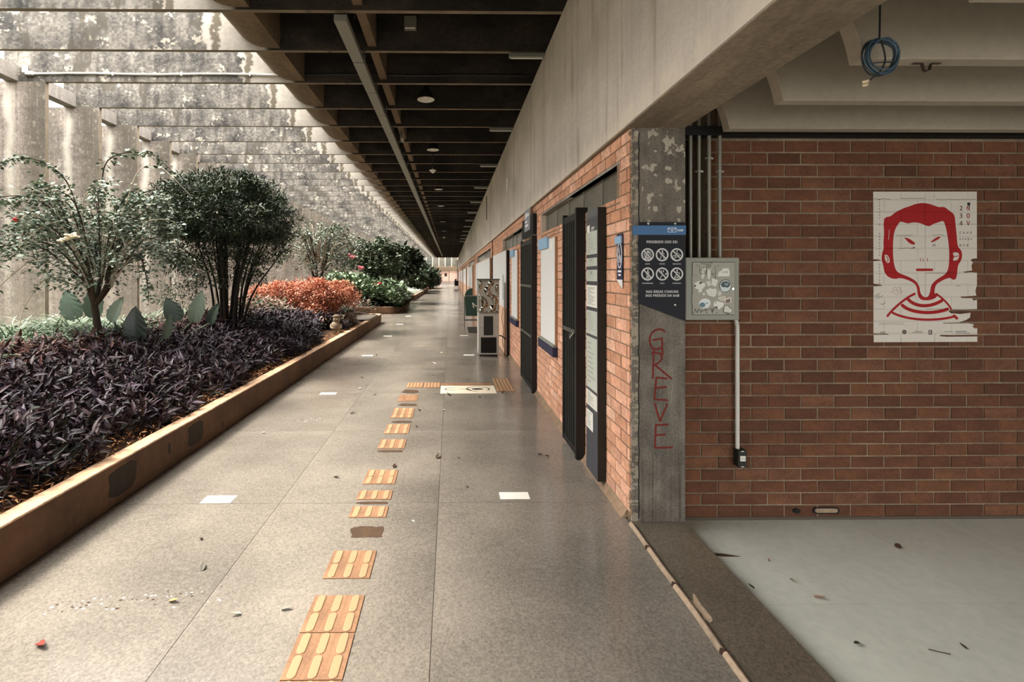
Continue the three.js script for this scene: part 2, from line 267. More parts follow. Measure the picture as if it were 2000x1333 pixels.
// floor: cement slabs with open joints over a dark bed
const floor = struct('floor', 'polished grey cement corridor floor cut into long slabs');
{
  part('side_wall', span(1.525, 1.7, -0.2, 4.95, 5.2, ZBACK), M.concrete, floor);
  part('bed', span(-6.9, 1.52, -0.2, -0.004, ZEND - 60, ZBACK), M.joint, floor);
  const xs = [-2.34, -1.207, -0.085, 1.162]; const zs = []; for (let d = 3.37 - 1.57 * 6; d < 24; d += 1.57) zs.push(d); zs.push(34, 44, 54, 64, 76);
  for (let i = 0; i < zs.length - 1; i++) for (let j = 0; j < 3; j++) part('floor_slab', span(xs[j] + 0.0015, xs[j + 1] - 0.0015, -0.06, 0, -zs[i + 1] + 0.0015, -zs[i] - 0.0015, j * 0.7, i * 0.37), M.floor, floor);
  part('cross_path', span(-5.6, -2.343, -0.06, 0, -19.9, -16.35), M.floor, floor);
  part('cross_path', span(-5.6, -2.343, -0.06, 0, -31.1, -27.7), M.floor, floor);
  part('forecourt', span(-30, 12, -0.2, 0, -140, -76), M.floorDark, floor);
  part('threshold_band', span(1.178, 1.525, -0.12, 0, -3.36, ZBACK, 0.3), M.floorDark, floor);
  const W = 0.62; for (let x = 1.528, i = 0; x < 8; x += W, i++) for (let z = -3.36, j = 0; z < 5; z += W * 1.5, j++) part('floor_tile', span(x, Math.min(x + W - 0.0012, 8), -0.14, -0.085 - ((i * 7 + j * 3) % 5) * 0.0001, z, z + W * 1.5 - 0.0012), i % 2 ? M.hallFloor : M.hallFloor2, floor);
}
// ---------- brick walls ----------
function pieces(a0, a1, y0, y1, holes) { // rectangles of a wall around its openings
  const cuts = [...new Set([a0, a1, ...holes.flatMap((h) => [h[0], h[1]])])].filter((v) => v >= a0 && v <= a1).sort((p, q) => p - q), out = [];
  for (let i = 0; i < cuts.length - 1; i++) {
    const m = (cuts[i] + cuts[i + 1]) / 2; let y = y0;
    for (const h of holes.filter((k) => k[0] < m && k[1] > m).sort((p, q) => p[2] - q[2])) { if (h[2] > y + 0.001) out.push([cuts[i], cuts[i + 1], y, h[2]]); y = Math.max(y, h[3]); }
    if (y < y1 - 0.001) out.push([cuts[i], cuts[i + 1], y, y1]);
  }
  return out;
}
function courses(a0, a1, y0, y1, pitch, rise, joint, holes, first) { // bricks of a running bond as [a, a, y, y]
  const out = []; let row = 0;
  for (let y = y0; y < y1 - 0.02; y += rise, row++) {
    let a = first + (row % 2) * pitch / 2 - Math.ceil((first - a0) / pitch + 1) * pitch;
    for (; a < a1; a += pitch) {
      let list = [[Math.max(a + joint / 2, a0), Math.min(a + pitch - joint / 2, a1)]]; const ya = y + joint / 2, yb = Math.min(y + rise - joint / 2, y1), ym = (ya + yb) / 2;
      for (const h of holes) if (h[2] < ym && h[3] > ym) list = list.flatMap(([p, q]) => (h[1] <= p || h[0] >= q ? [[p, q]] : [[p, Math.min(q, h[0])], [Math.max(p, h[1]), q]]).filter(([r, s]) => s - r > 0.015));
      for (const [p, q] of list) if (q - p > 0.015) out.push([p, q, ya, yb]);
    }
  }
  return out;
}
const brickGeo = [0, 1, 2, 3].map((k) => { const g = span(-0.5, 0.5, -0.5, 0.5, -0.5, 0.5); const uv = g.attributes.uv; for (let i = 0; i < uv.count; i++) uv.setXY(i, uv.getX(i) * 0.22 + k * 0.13, uv.getY(i) * 0.075 + k * 0.29); return g; });
function layBricks(group, list, mats, mix, place, score) { // the 300 largest in view as bricks, the rest joined
  list.sort((p, q) => score(p) - score(q));
  list.forEach((b, i) => {
    if (i >= 300) return; const m = part('brick', brickGeo[Math.floor(rnd() * 4)], mats[Math.floor(rnd() * mats.length)], group); place(m, b);
  });
  const rest = []; for (const b of list.slice(300)) { const g = brickGeo[Math.floor(rnd() * 4)].clone(), o = new THREE.Object3D(); place(o, b); o.updateMatrix(); g.applyMatrix4(o.matrix); const k = rr(0.82, 1.08), c = new Float32Array(g.attributes.position.count * 3).fill(0).map((_, j) => k * [1, 0.97, 0.94][j % 3]); g.setAttribute('color', new THREE.BufferAttribute(c, 3)); rest.push(g); }
  if (rest.length) { const m = part('bricks', rest, mix, group); m.userData.kind = 'stuff'; }
}
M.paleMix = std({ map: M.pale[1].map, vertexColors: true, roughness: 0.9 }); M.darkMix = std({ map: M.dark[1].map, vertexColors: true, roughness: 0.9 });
const PILLARS = [3.1, 13.1, 23.0, 32.9, 42.8, 52.7, 62.6];
const wallRight = struct('wall_right', 'pale orange brick wall along the right of the corridor');
{
  const holes = [[3.29, 6.17, 2.12, 2.387], [4.16, 4.62, 0, 2.12], [6.5, 7.5, 0, 2.47], [7.62, 10.7, 2.15, 2.387], [13.9, 21.2, 2.13, 2.4], [24, 31.5, 2.13, 2.4], [34, 41.5, 2.13, 2.4], [44, 51.5, 2.13, 2.4]];
  for (const d of PILLARS.slice(1)) holes.push([d, d + 0.36, 0, 2.58]);
  const a1 = -ZEND;
  part('mortar', pieces(3.36, a1, 0, 2.6, holes).map(([a, b, y, z]) => span(1.1785, 1.45, y, z, -b, -a)).concat([span(1.1785, 1.30, 0.0, 2.575, -3.36, -3.115)]), M.mortarPeach, wallRight);
  layBricks(wallRight, courses(3.112, a1, 0.05, 2.575, 0.2178, 0.0842, 0.010, holes, 3.16), M.pale, M.paleMix, (o, [a, b, y, z]) => { const j = rr(-0.0015, 0.002); o.position.set(1.174 + j + 0.03, (y + z) / 2, -(a + b) / 2); o.scale.set(0.06, z - y, b - a); o.rotation.x = rr(-0.006, 0.006); }, (b) => b[0]);
  part('cove', sweep([[0.012, 0.0], [-0.045, 0.001], [-0.022, 0.02], [-0.004, 0.055], [0.012, 0.06]], [[1.175, -3.15], [1.175, -4.15]]), M.mortarPeach, wallRight);
  part('cove', sweep([[0.012, 0.0], [-0.045, 0.001], [-0.022, 0.02], [-0.004, 0.055], [0.012, 0.06]], [[1.175, -4.64], [1.175, -6.48]]), M.mortarPeach, wallRight);
  part('cove', sweep([[0.012, 0.0], [-0.045, 0.001], [-0.022, 0.02], [-0.004, 0.055], [0.012, 0.06]], [[1.175, -7.52], [1.175, -9.4]]), M.mortarPeach, wallRight);
  // rooms behind: a closed dark volume
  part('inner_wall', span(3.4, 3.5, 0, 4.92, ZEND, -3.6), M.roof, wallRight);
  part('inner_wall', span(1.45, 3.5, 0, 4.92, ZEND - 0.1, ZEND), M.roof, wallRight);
}
// clerestory windows: grey panes between pale mullions, a pale reveal at the far end
[[3.29, 6.17, 2.12, 2.387, 0.55], [7.62, 10.7, 2.15, 2.387, 0.6], [13.9, 21.2, 2.13, 2.4, 1.0], [24, 31.5, 2.13, 2.4, 1.2], [34, 41.5, 2.13, 2.4, 1.4], [44, 51.5, 2.13, 2.4, 1.5]].forEach(([a, b, y, z, s], i) => {
  const w = struct('window_' + (i + 1), ['grey clerestory window above the near black gate', 'clerestory window with a round white lamp behind the glass', 'clerestory window over the long white panel'][i]);
  for (let d = a; d < b - 0.1; d += s) { const e = Math.min(d + s, b); part('pane', span(1.235, 1.246, y, z, -e + 0.012, -d - 0.012, d), i ? M.glass : M.greyPanel, w); part('mullion', span(1.228, 1.252, y, z, -d - 0.012, -d + 0.0), M.greySteel, w); }
  part('sill', span(1.172, 1.30, y - 0.012, y, -b, -a), M.mortarPeach, w); part('lintel', span(1.176, 1.32, z, z + 0.02, -b - 0.02, -a), M.concrete, w); part('reveal', span(1.177, 1.235, y, z, -b - 0.02, -b + 0.012), M.cream, w);
});
single('globe_lamp', 'round white lamp seen through the second clerestory window', 'lamp', new THREE.SphereGeometry(0.17, 20, 14), M.white, [1.6, 2.26, -9.4]);

// ---------- corner pillar with its graffiti ----------
{
  const px = (c, w, h) => c.setTransform(w / 106.5, 0, 0, h / 772, -1232 * w / 106.5, -249 * h / 772);
  const tex = canvasTex(1024, 2048, (c, w, h) => {
    const im = c.createImageData(w, h), D = im.data;
    for (let y = 0; y < h; y++) for (let x = 0; x < w; x++) {
      const u = x / w, v = y / h, st = fbm(u, v, 24, 3, 4, 8), big = fbm(u, v, 4, 20, 5, 31), sp = fbm(u, v, 90, 500, 2, 53); let k = 108 + (st - 0.5) * 22 + (big - 0.5) * 52 + (sp - 0.5) * 44;
      let r = k * 1.02, g = k * 0.96, b = k * 0.87; const ch = smooth(0.64, 0.69, fbm(u, v, 9, 60, 4, 77)) * smooth(0.36, 0.2, v); if (ch) { r = lerp(r, 196, ch * 0.8); g = lerp(g, 188, ch * 0.8); b = lerp(b, 170, ch * 0.8); }
      const drip = smooth(0.6, 0.72, fbm(u, v, 50, 2, 3, 98)) * smooth(0.72, 0.85, v); r -= 20 * drip; g -= 22 * drip; b -= 22 * drip;
      const rough = u < 0.14 ? smooth(0.5, 0.62, fbm(u, v, 8, 120, 3, 61)) : 0; r = lerp(r, 176, rough * 0.7); g = lerp(g, 164, rough * 0.7); b = lerp(b, 142, rough * 0.7);
      const i = (y * w + x) * 4; D[i] = r; D[i + 1] = g; D[i + 2] = b; D[i + 3] = 255;
    }
    c.putImageData(im, 0, 0); px(c, w, h);
    c.strokeStyle = 'rgba(112,34,24,0.92)'; c.lineCap = 'round'; c.lineJoin = 'round'; c.lineWidth = 3.8;
    const line = (...p) => { c.beginPath(); p.forEach(([x, y], i) => (i ? c.lineTo(x, y) : c.moveTo(x, y))); c.stroke(); };
    c.beginPath(); c.moveTo(1298, 636); c.bezierCurveTo(1290, 626, 1270, 634, 1269, 650); c.bezierCurveTo(1268, 668, 1280, 674, 1292, 666); c.stroke(); line([1276, 652], [1293, 649], [1294, 680]);
    line([1277, 672], [1275, 724]); c.beginPath(); c.moveTo(1274, 677); c.bezierCurveTo(1296, 672, 1300, 690, 1279, 699); c.stroke(); line([1279, 699], [1311, 725]);
    line([1302, 725], [1282, 723], [1278, 764], [1303, 766]); line([1279, 743], [1301, 741]); line([1279, 773], [1289, 806], [1303, 774]); line([1304, 812], [1281, 813], [1279, 856], [1313, 855]); line([1281, 832], [1299, 831]);
  });
  const t = thing('concrete_pillar', 'square grey concrete pillar at the brick corner with red GREVE lettering', 'pillar', [1.357, 0, -3.225]);
  const g = span(-0.172, 0.179, -0.09, 2.578, -0.125, 0.125), front = std({ map: tex, roughness: 0.88, bumpMap: concreteBump, bumpScale: 0.003 });
  const uv = g.attributes.uv; for (let i = 16; i < 20; i++) uv.setXY(i, clamp((g.attributes.position.getX(i) + 0.179) / 0.358), clamp((g.attributes.position.getY(i)) / 2.58));
  const m = part('shaft', g, [M.concrete, M.concrete, M.concrete, M.concrete, front, M.concrete], t);
  // the broken joint between pillar and brick
  const crack = []; for (let y = 0.02; y < 2.57; y += 0.035) crack.push(V(-0.127 + rr(-0.003, 0.003), y, 0.1262));
  part('crack', tube(crack, 0.0032, 4), M.blackMatt, t);
  const lumps = []; for (let y = 0.06; y < 2.56; y += rr(0.02, 0.07)) { const s = new THREE.IcosahedronGeometry(rr(0.006, 0.013), 0); s.scale(1, rr(0.8, 2), 1); s.translate(-0.176 + rr(-0.004, 0.004), y, 0.118 + rr(-0.01, 0.006)); lumps.push(s); }
  part('mortar_edge', lumps, M.mortarPeach, t);
}
PILLARS.slice(1).forEach((d, i) => single('concrete_pillar', [
  'dark pillar between the two white wall panels behind the drinking fountain', 'grey pillar beyond the second white wall panel', 'third plain pillar beyond the white wall panels', 'fourth plain pillar beyond the white wall panels', 'fifth plain pillar along the far right wall', 'farthest plain pillar along the right wall'][i],
  'pillar', span(-0.17, 0.17, 0, 2.578, -0.17, 0.17), i ? M.greyPanel : M.darkRed, [1.38, 0, -d - 0.18]));

// ---------- the hall on the right ----------
const wallBack = struct('wall_back', 'reddish brick end wall of the hall');
{
  const chase = [[1.53, 1.80, 1.62, 2.62]]; part('mortar', pieces(1.5, 8.1, -0.14, 3.0, chase).map(([a, b, y, z]) => span(a, b, y, z, -3.55, -3.2795)), M.mortarHall, wallBack); part('chase', span(1.4, 1.95, 1.5, 2.75, -3.62, -3.56), M.hallDim, wallBack);
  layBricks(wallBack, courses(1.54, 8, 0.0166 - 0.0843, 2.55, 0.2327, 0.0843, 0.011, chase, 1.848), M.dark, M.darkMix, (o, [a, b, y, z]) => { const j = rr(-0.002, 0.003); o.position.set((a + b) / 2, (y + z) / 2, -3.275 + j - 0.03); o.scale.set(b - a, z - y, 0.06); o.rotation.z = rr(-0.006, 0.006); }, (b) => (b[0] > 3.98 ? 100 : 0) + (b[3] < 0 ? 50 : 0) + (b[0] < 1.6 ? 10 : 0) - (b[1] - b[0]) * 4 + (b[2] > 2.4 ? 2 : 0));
  part('base_strip', span(1.54, 8, -0.09, -0.065, -3.29, -3.272), M.joint, wallBack);  // thin dark strip along the foot of the brick
}
const wallFar = struct('wall_hall', 'closing walls of the hall');
part('rear_wall', [span(1.5, 1.9, -0.14, 4.9, 5, 5.2), span(7.8, 8.1, -0.14, 4.9, 5, 5.2), span(1.9, 7.8, -0.14, 0.2, 5, 5.2), span(1.9, 7.8, 2.8, 4.9, 5, 5.2)], M.hallDim, wallFar); part('side_wall', span(8.0, 8.2, -0.14, 4.9, -3.55, 5.2), M.hallDim, wallFar);
const hallCeiling = struct('ceiling_hall', 'white painted ceiling of narrow ribs');
{
  const s = new THREE.Shape(); s.moveTo(1.772, 2.545); s.quadraticCurveTo(1.75, 2.66, 1.70, 2.76); s.lineTo(1.62, 3.0); s.lineTo(8, 3.0); s.lineTo(8, 2.545); s.closePath();
  const g = new THREE.ExtrudeGeometry(s, { depth: 0.066, bevelEnabled: true, bevelSize: 0.004, bevelThickness: 0.004, bevelSegments: 1, curveSegments: 8 });
  for (let d = 3.0; d > -4.9; d -= 0.488) part('rib', g, M.hallWhite, hallCeiling, [0, 0, -d - 0.07]);
  part('slab', span(1.53, 8.1, 3.0, 3.12, -3.55, 5.2), M.hallWhite, hallCeiling);
  part('gap_shade_strip', span(1.53, 8, 2.56, 2.62, -3.285, -3.2), M.blackMatt, hallCeiling);  // black strip painting in the shade between ceiling and brick
}
// conduits in the corner, meter box, outlet
const condX = [1.634, 1.692, 1.760, 1.833], condWord = ['leftmost', 'second', 'third', 'rightmost'];
condX.forEach((x, i) => {
  const t = thing('conduit_pipe', `${condWord[i]} of four upright grey conduits dropping to the meter box`, 'pipe', [x, 1.72, -3.225], 0, 'four upright conduits above the meter box');
  part('tube', tube([[0, 0, 0], [0, 0.4, 0], [0, 0.98, 0.0], [i === 3 ? 0.01 : 0, 1.1, 0]], i < 2 ? 0.011 : 0.013, 10), M.conduit, t);
  const c = new THREE.TorusGeometry(0.015, 0.004, 6, 14); c.rotateX(Math.PI / 2); const y = i === 2 ? 0.69 : i === 0 ? 0.9 : 0.6;
  part('clamp', [shift(c, 0, y, 0), shift(bevelBox(0.055, 0.012, 0.008, 0.002), 0.008, y, -0.012)], M.screw, t);
});
{
  const t = thing('meter_box', 'grey metal electrical box covered in stickers and marker scribbles', 'electrical box', [1.7295, 1.5205, -3.2]);
  const W = 0.357, H = 0.415; part('case', bevelBox(W, H, 0.15, 0.006, 2), M.greySteel, t);
  const tex = canvasTex(700, 868, (c, w, h) => { // drawn in the coordinates of a close look: 210..918 by 215..1100
    c.fillStyle = '#a09d8f'; c.fillRect(0, 0, w, h); c.setTransform(w / 708, 0, 0, h / 885, -210 * w / 708, -215 * h / 885);
    for (let i = 0; i < 1500; i++) { c.fillStyle = `rgba(${rnd() > 0.5 ? '70,66,56' : '200,196,184'},${rnd() * 0.10})`; c.fillRect(rr(210, 918), rr(215, 1100), rr(1, 14), rr(1, 8)); }
    const poly = (col, ...p) => { c.fillStyle = col; c.beginPath(); p.forEach(([x, y], i) => (i ? c.lineTo(x, y) : c.moveTo(x, y))); c.closePath(); c.fill(); };
    const pen = (wd, ...p) => { c.strokeStyle = '#26241f'; c.lineWidth = wd; c.lineJoin = c.lineCap = 'round'; c.beginPath(); p.forEach(([x, y], i) => (i ? c.lineTo(x, y) : c.moveTo(x, y))); c.stroke(); };
    const ell = (col, x, y, a, b, r = 0) => { c.fillStyle = col; c.beginPath(); c.ellipse(x, y, a, b, r, 0, 7); c.fill(); };
    poly('#d6d4c8', [360, 320], [430, 315], [440, 350], [385, 370], [420, 420], [380, 500], [358, 470], [372, 400]); poly('#d6d4c8', [460, 310], [530, 300], [520, 400], [500, 500], [470, 500], [450, 400]); poly('#dcdacf', [535, 480], [640, 515], [600, 630], [530, 590]); poly('#cfccbf', [430, 540], [500, 520], [530, 600], [470, 620]);
    poly('#e2e0d6', [630, 450], [655, 370], [700, 350], [720, 315], [815, 312], [835, 370], [830, 450]); pen(4, [690, 385], [720, 370], [735, 395], [760, 360], [775, 395], [800, 355], [790, 400]);
    poly('#e0ded5', [245, 560], [330, 525], [370, 560], [425, 570], [420, 620], [370, 670], [365, 715], [295, 720], [320, 680], [250, 650]); ell('#3d3b34', 345, 560, 26, 17, -0.6); ell('#26241f', 255, 612, 14, 16);
    poly('#dad8cd', [430, 690], [500, 650], [560, 665], [600, 650], [620, 700], [600, 780], [560, 800], [470, 770]); ell('#d8d6ca', 400, 750, 22, 22); ell('#c9c6b9', 665, 740, 34, 40);
    ell('#2b3a3d', 762, 610, 102, 106); ell('#cfd6d3', 764, 612, 92, 96); ell('#39484a', 765, 590, 76, 56); ell('#cfd9d8', 750, 670, 62, 38); poly('#7f9698', [730, 570], [800, 560], [820, 600], [770, 610]);
    poly('#c9c4b4', [640, 800], [760, 780], [780, 860], [700, 870], [640, 840]); poly('#ddd6cb', [750, 830], [855, 800], [865, 895], [760, 915]); poly('#7a645c', [765, 850], [840, 825], [848, 890], [770, 908]);
    ell('#dfe3e2', 415, 910, 98, 84, -0.3); ell('#5b7c88', 375, 935, 50, 42); ell('#8fb0ba', 450, 905, 26, 14); poly('#e4e2da', [575, 880], [620, 870], [740, 900], [730, 950], [660, 1010], [620, 990], [560, 950]); ell('#26241f', 600, 898, 10, 8); poly('#3a3934', [570, 965], [630, 960], [625, 1005]);
    pen(5, [355, 215], [400, 190 + 35], [500, 190 + 30], [548, 215], [500, 245], [400, 245], [357, 220]); pen(6, [325, 250], [330, 400], [430, 415], [440, 350], [335, 345], [400, 300]); pen(6, [440, 250], [445, 440], [470, 250], [490, 340], [510, 250], [525, 420]); pen(6, [590, 270], [600, 490], [530, 400], [590, 400]); pen(4, [270, 250], [295, 260], [275, 290]); pen(4, [625, 255], [640, 285], [645, 255]); pen(3, [240, 435], [300, 430]);
    pen(9, [230, 1090], [255, 1000], [290, 1070], [310, 1000], [350, 1065], [370, 1010]); pen(9, [370, 1040], [440, 1015], [500, 1010]); pen(9, [420, 985], [450, 1080]); pen(9, [520, 990], [545, 1075], [540, 1000], [580, 1000], [550, 1040]); pen(7, [605, 1070], [630, 1062]);
    c.strokeStyle = '#1f1d19'; c.lineWidth = 12; c.fillStyle = '#d4d2c6'; for (const [x, y, r] of [[785, 985, 40], [830, 1030, 45], [765, 1030, 40], [800, 1055, 36]]) { c.beginPath(); c.ellipse(x, y, r, r * 0.9, 0, 0, 7); c.stroke(); } for (const [x, y, r] of [[785, 985, 40], [830, 1030, 45], [770, 1030, 36]]) { c.beginPath(); c.ellipse(x, y, r, r * 0.9, 0, 0, 7); c.fill(); }
  });
  const dm = [M.greySteel, M.greySteel, M.greySteel, M.greySteel, std({ map: tex, roughness: 0.5 }), M.greySteel];
  const door = part('door', new THREE.BoxGeometry(0.279, 0.344, 0.006), dm, t, [0.005, 0.0015, 0.0755]);
  part('door_seam', [span(-0.142, 0.142, 0.172, 0.175, 0, 0.0025), span(-0.142, 0.142, -0.175, -0.172, 0, 0.0025), span(-0.142, -0.1395, -0.175, 0.175, 0, 0.0025), span(0.1395, 0.142, -0.175, 0.175, 0, 0.0025)], M.blackMatt, t, [0.005, 0.0015, 0.0738]);
  const k = new THREE.CylinderGeometry(0.008, 0.009, 0.012, 12); k.rotateX(Math.PI / 2); part('latch', k, M.screw, door, [0.123, -0.0015, 0.0085]);
  for (const y of [0.05, -0.07]) part('hinge', tube([[-0.142, y - 0.03, 0.0015], [-0.142, y + 0.03, 0.0015]], 0.004, 6), M.greySteel, door);
}
{
  const t = thing('wall_conduit', 'single pale conduit running down the brick from the meter box to the outlet', 'pipe', [1.967, 0.42, -3.245]);
  part('tube', tube([[0, 0, 0], [0, 0.84, 0], [-0.01, 0.885, 0.0], [-0.05, 0.905, 0.0], [-0.1, 0.91, 0.0]], 0.0135, 10), M.pipeWhite, t);
  const o = thing('wall_outlet', 'small black outlet box at the foot of the wall conduit', 'outlet', [1.978, 0.364, -3.235]);
  part('box', bevelBox(0.058, 0.118, 0.062, 0.006, 2), M.charcoal, o); part('socket', bevelBox(0.036, 0.036, 0.006, 0.002), M.white, o, [0.001, 0.004, 0.033]);
  part('pin_hole', [-1, 1].map((s) => { const c = new THREE.CylinderGeometry(0.003, 0.003, 0.003, 6); c.rotateX(Math.PI / 2); return shift(c, s * 0.007, 0.004, 0.036); }), M.blackMatt, o); for (const q of [0.052, -0.052]) part('screw', bevelBox(0.018, 0.007, 0.004, 0.001), M.screw, o, [0, q, 0.031]);
}
// ---------- the torn poster ----------
{
  // outline in the units of a close look (172..943 by 95..1210), notches where the paper is torn off
  const P = [[172, 95], [940, 93], [941, 590], [905, 594], [893, 606], [912, 618], [900, 645], [905, 680], [842, 690], [846, 697], [895, 694], [941, 697], [941, 790], [930, 830], [936, 868], [880, 872], [815, 876], [830, 886], [905, 888], [915, 905], [941, 898], [942, 968], [830, 972], [745, 970], [728, 985], [750, 1000], [820, 1005], [893, 995], [890, 1030], [860, 1050], [805, 1068], [690, 1070], [690, 1076], [880, 1074], [920, 1082], [908, 1100], [925, 1112], [943, 1110], [944, 1158], [800, 1160], [670, 1160], [664, 1170], [720, 1174], [944, 1172], [944, 1212], [176, 1214], [175, 1160], [285, 1158], [285, 1151], [174, 1148], [174, 800], [236, 795], [236, 788], [174, 778], [173, 612], [236, 606], [215, 600], [173, 596]];
  const k = 0.727 / 769, toX = (x) => 2.932 + (x - 172) * k, toY = (y) => 2.19 - (y - 95) * (1.043 / 1117);
  const s = new THREE.Shape(P.map(([x, y]) => new THREE.Vector2(toX(x), toY(y)))), g = new THREE.ExtrudeGeometry(s, { depth: 0.0016, bevelEnabled: false });
  const uv = g.attributes.uv, p = g.attributes.position; for (let i = 0; i < uv.count; i++) uv.setXY(i, (p.getX(i) - 2.932) / 0.729, (p.getY(i) - 1.145) / 1.047);
  const base = (c, w, h) => c.setTransform(w / 772, 0, 0, h / 1120, -172 * w / 772, -94 * h / 1120);
  const tex = canvasTex(1024, 1486, (c, w, h) => {
    c.fillStyle = '#dfd8cc'; c.fillRect(0, 0, w, h); base(c, w, h);
    for (let i = 0; i < 900; i++) { c.fillStyle = `rgba(${rnd() > 0.5 ? '110,96,78' : '236,230,220'},${rnd() * 0.09})`; c.fillRect(rr(172, 943), rr(95, 1210), rr(2, 60), rr(1, 4)); }
    const red = '#a80f12'; c.lineJoin = 'round'; c.lineCap = 'round';
    const path = (pts) => { c.moveTo(...pts[0]); for (let i = 1; i < pts.length; i++) { const q = pts[(i + 1) % pts.length]; i < pts.length - 1 ? c.quadraticCurveTo(...pts[i], (pts[i][0] + q[0]) / 2, (pts[i][1] + q[1]) / 2) : c.lineTo(...pts[i]); } c.closePath(); };
    c.fillStyle = red; c.beginPath();
    path([[252, 300], [262, 285], [300, 280], [330, 252], [395, 218], [440, 205], [490, 184], [560, 178], [620, 196], [660, 212], [700, 206], [735, 236], [775, 262], [782, 330], [792, 430], [798, 505], [826, 530], [833, 570], [824, 610], [800, 640], [796, 690], [788, 745], [765, 752], [745, 735], [715, 740], [665, 765], [632, 790], [622, 860], [655, 850], [640, 885], [585, 905], [520, 900], [500, 860], [496, 800], [470, 770], [420, 748], [370, 735], [338, 745], [300, 738], [272, 720], [252, 690], [246, 640], [232, 600], [238, 548], [250, 520], [246, 470], [254, 400], [248, 340]]);
    path([[372, 316], [345, 350], [325, 400], [318, 470], [318, 560], [325, 640], [345, 690], [380, 708], [440, 730], [490, 760], [515, 800], [520, 850], [545, 880], [575, 882], [592, 850], [600, 790], [640, 748], [700, 715], [728, 680], [737, 600], [734, 500], [720, 400], [705, 340], [692, 308], [660, 322], [618, 334], [585, 356], [545, 340], [520, 328], [470, 322], [430, 332]]);
    c.fill('evenodd');
    c.fillStyle = '#dcd5c8'; c.beginPath(); path([[255, 565], [275, 560], [292, 590], [295, 620], [275, 630], [258, 600]]); c.fill(); c.beginPath(); path([[762, 550], [800, 540], [812, 570], [800, 605], [760, 612], [772, 580]]); c.fill();
    c.strokeStyle = red; c.lineWidth = 5; c.beginPath(); c.moveTo(270, 575); c.quadraticCurveTo(290, 600, 275, 618); c.stroke(); c.beginPath(); c.moveTo(770, 580); c.lineTo(800, 572); c.stroke(); c.beginPath(); c.moveTo(290, 380); c.lineTo(286, 450); c.strokeStyle = '#dcd5c8'; c.lineWidth = 4; c.stroke();
    c.fillStyle = red; c.beginPath(); path([[400, 436], [430, 440], [470, 465], [488, 486], [460, 490], [430, 470]]); c.fill(); c.beginPath(); path([[598, 468], [630, 440], [670, 424], [668, 440], [640, 458], [605, 472]]); c.fill(); c.fillRect(490, 667, 124, 18); c.beginPath(); c.ellipse(552, 676, 64, 8, 0, 0, 7); c.fill();
    c.strokeStyle = '#2a2320'; c.lineWidth = 4; for (const [x, y] of [[472, 512], [622, 494]]) { c.beginPath(); c.moveTo(x - 12, y + 6); c.lineTo(x, y - 6); c.lineTo(x + 12, y + 4); c.stroke(); } c.strokeStyle = red; for (const x of [520, 540, 572]) { c.beginPath(); c.moveTo(x, 590); c.lineTo(x + 4, 612); c.stroke(); }
    c.strokeStyle = red; const arc = (wd, ...q) => { c.lineWidth = wd; c.beginPath(); c.moveTo(...q[0]); c.bezierCurveTo(...q[1], ...q[2], ...q[3]); c.stroke(); };
    arc(17, [478, 855], [420, 880], [330, 950], [278, 1018]); arc(14, [640, 855], [690, 890], [730, 930], [750, 968]); arc(24, [430, 895], [490, 960], [600, 955], [680, 905]); arc(24, [388, 940], [450, 1000], [620, 1010], [722, 968]); arc(17, [315, 995], [430, 1055], [640, 1060], [768, 1024]); c.lineWidth = 20; c.beginPath(); c.moveTo(772, 1018); c.lineTo(792, 1036); c.stroke();
    c.font = 'bold 44px monospace'; c.fillStyle = '#4c2018'; c.textAlign = 'center'; [['2', 'N'], ['3', 'O'], ['4', 'V']].forEach(([a, b], i) => { c.fillText(a, 824, 233 + i * 56); c.fillStyle = '#8a1c18'; c.fillText(b, 877, 233 + i * 56); c.fillStyle = '#4c2018'; }); c.fillStyle = '#161210'; c.fillRect(870, 176, 22, 20); c.fillRect(880, 196, 8, 14);
    c.font = 'bold 22px monospace'; c.fillStyle = '#3a3029'; c.textAlign = 'left'; ['CAVE', 'GUARA', 'BSB'].forEach((a, i) => c.fillText(a.split('').join(' ').slice(0, 11), 812, 408 + i * 47, 92));
    c.font = 'bold 15px monospace'; for (let y = 160; y < 785; y += 23) if ((y < 315) || (y > 335 && y < 365) || (y > 405 && y < 590) || y > 630) c.fillText('FESTIVALDEFOTODEBSB'[Math.floor(y / 23) % 19], 214, y);
    c.strokeStyle = '#3a332c'; c.lineWidth = 3; for (const r of [14, 26, 38]) { c.beginPath(); c.arc(225, 865, r, rnd() * 3, 3 + rnd() * 3); c.stroke(); } c.beginPath(); c.arc(240, 915, 18, 0, 2.4); c.stroke(); c.strokeStyle = '#9a5a4c'; c.lineWidth = 2; c.beginPath(); for (let a = 0; a <= 20; a++) { const f = a / 20 * 6.283, r = 34 + 6 * Math.sin(f * 5); a ? c.lineTo(347 + Math.cos(f) * r, 832 + Math.sin(f) * r * 0.75) : c.moveTo(347 + r, 832); } c.stroke(); c.beginPath(); c.moveTo(330, 835); c.lineTo(345, 820); c.lineTo(350, 845); c.lineTo(365, 825); c.stroke();
    c.font = 'bold 22px sans-serif'; c.fillStyle = '#4a433b'; c.fillText('CAC', 222, 1150); c.fillRect(582, 1124, 26, 34); c.fillStyle = '#d2cabc'; c.fillRect(588, 1130, 12, 9); c.fillRect(588, 1143, 12, 9); c.fillStyle = '#6b6258'; c.beginPath(); c.arc(402, 1138, 17, 0, 7); c.fill(); c.fillRect(462, 1140, 78, 4); c.fillRect(480, 1130, 50, 3); c.fillRect(700, 1134, 66, 3); c.fillRect(782, 1132, 84, 5); c.fillRect(782, 1146, 108, 4); c.fillRect(215, 1070, 180, 2); c.fillRect(215, 1080, 190, 2);
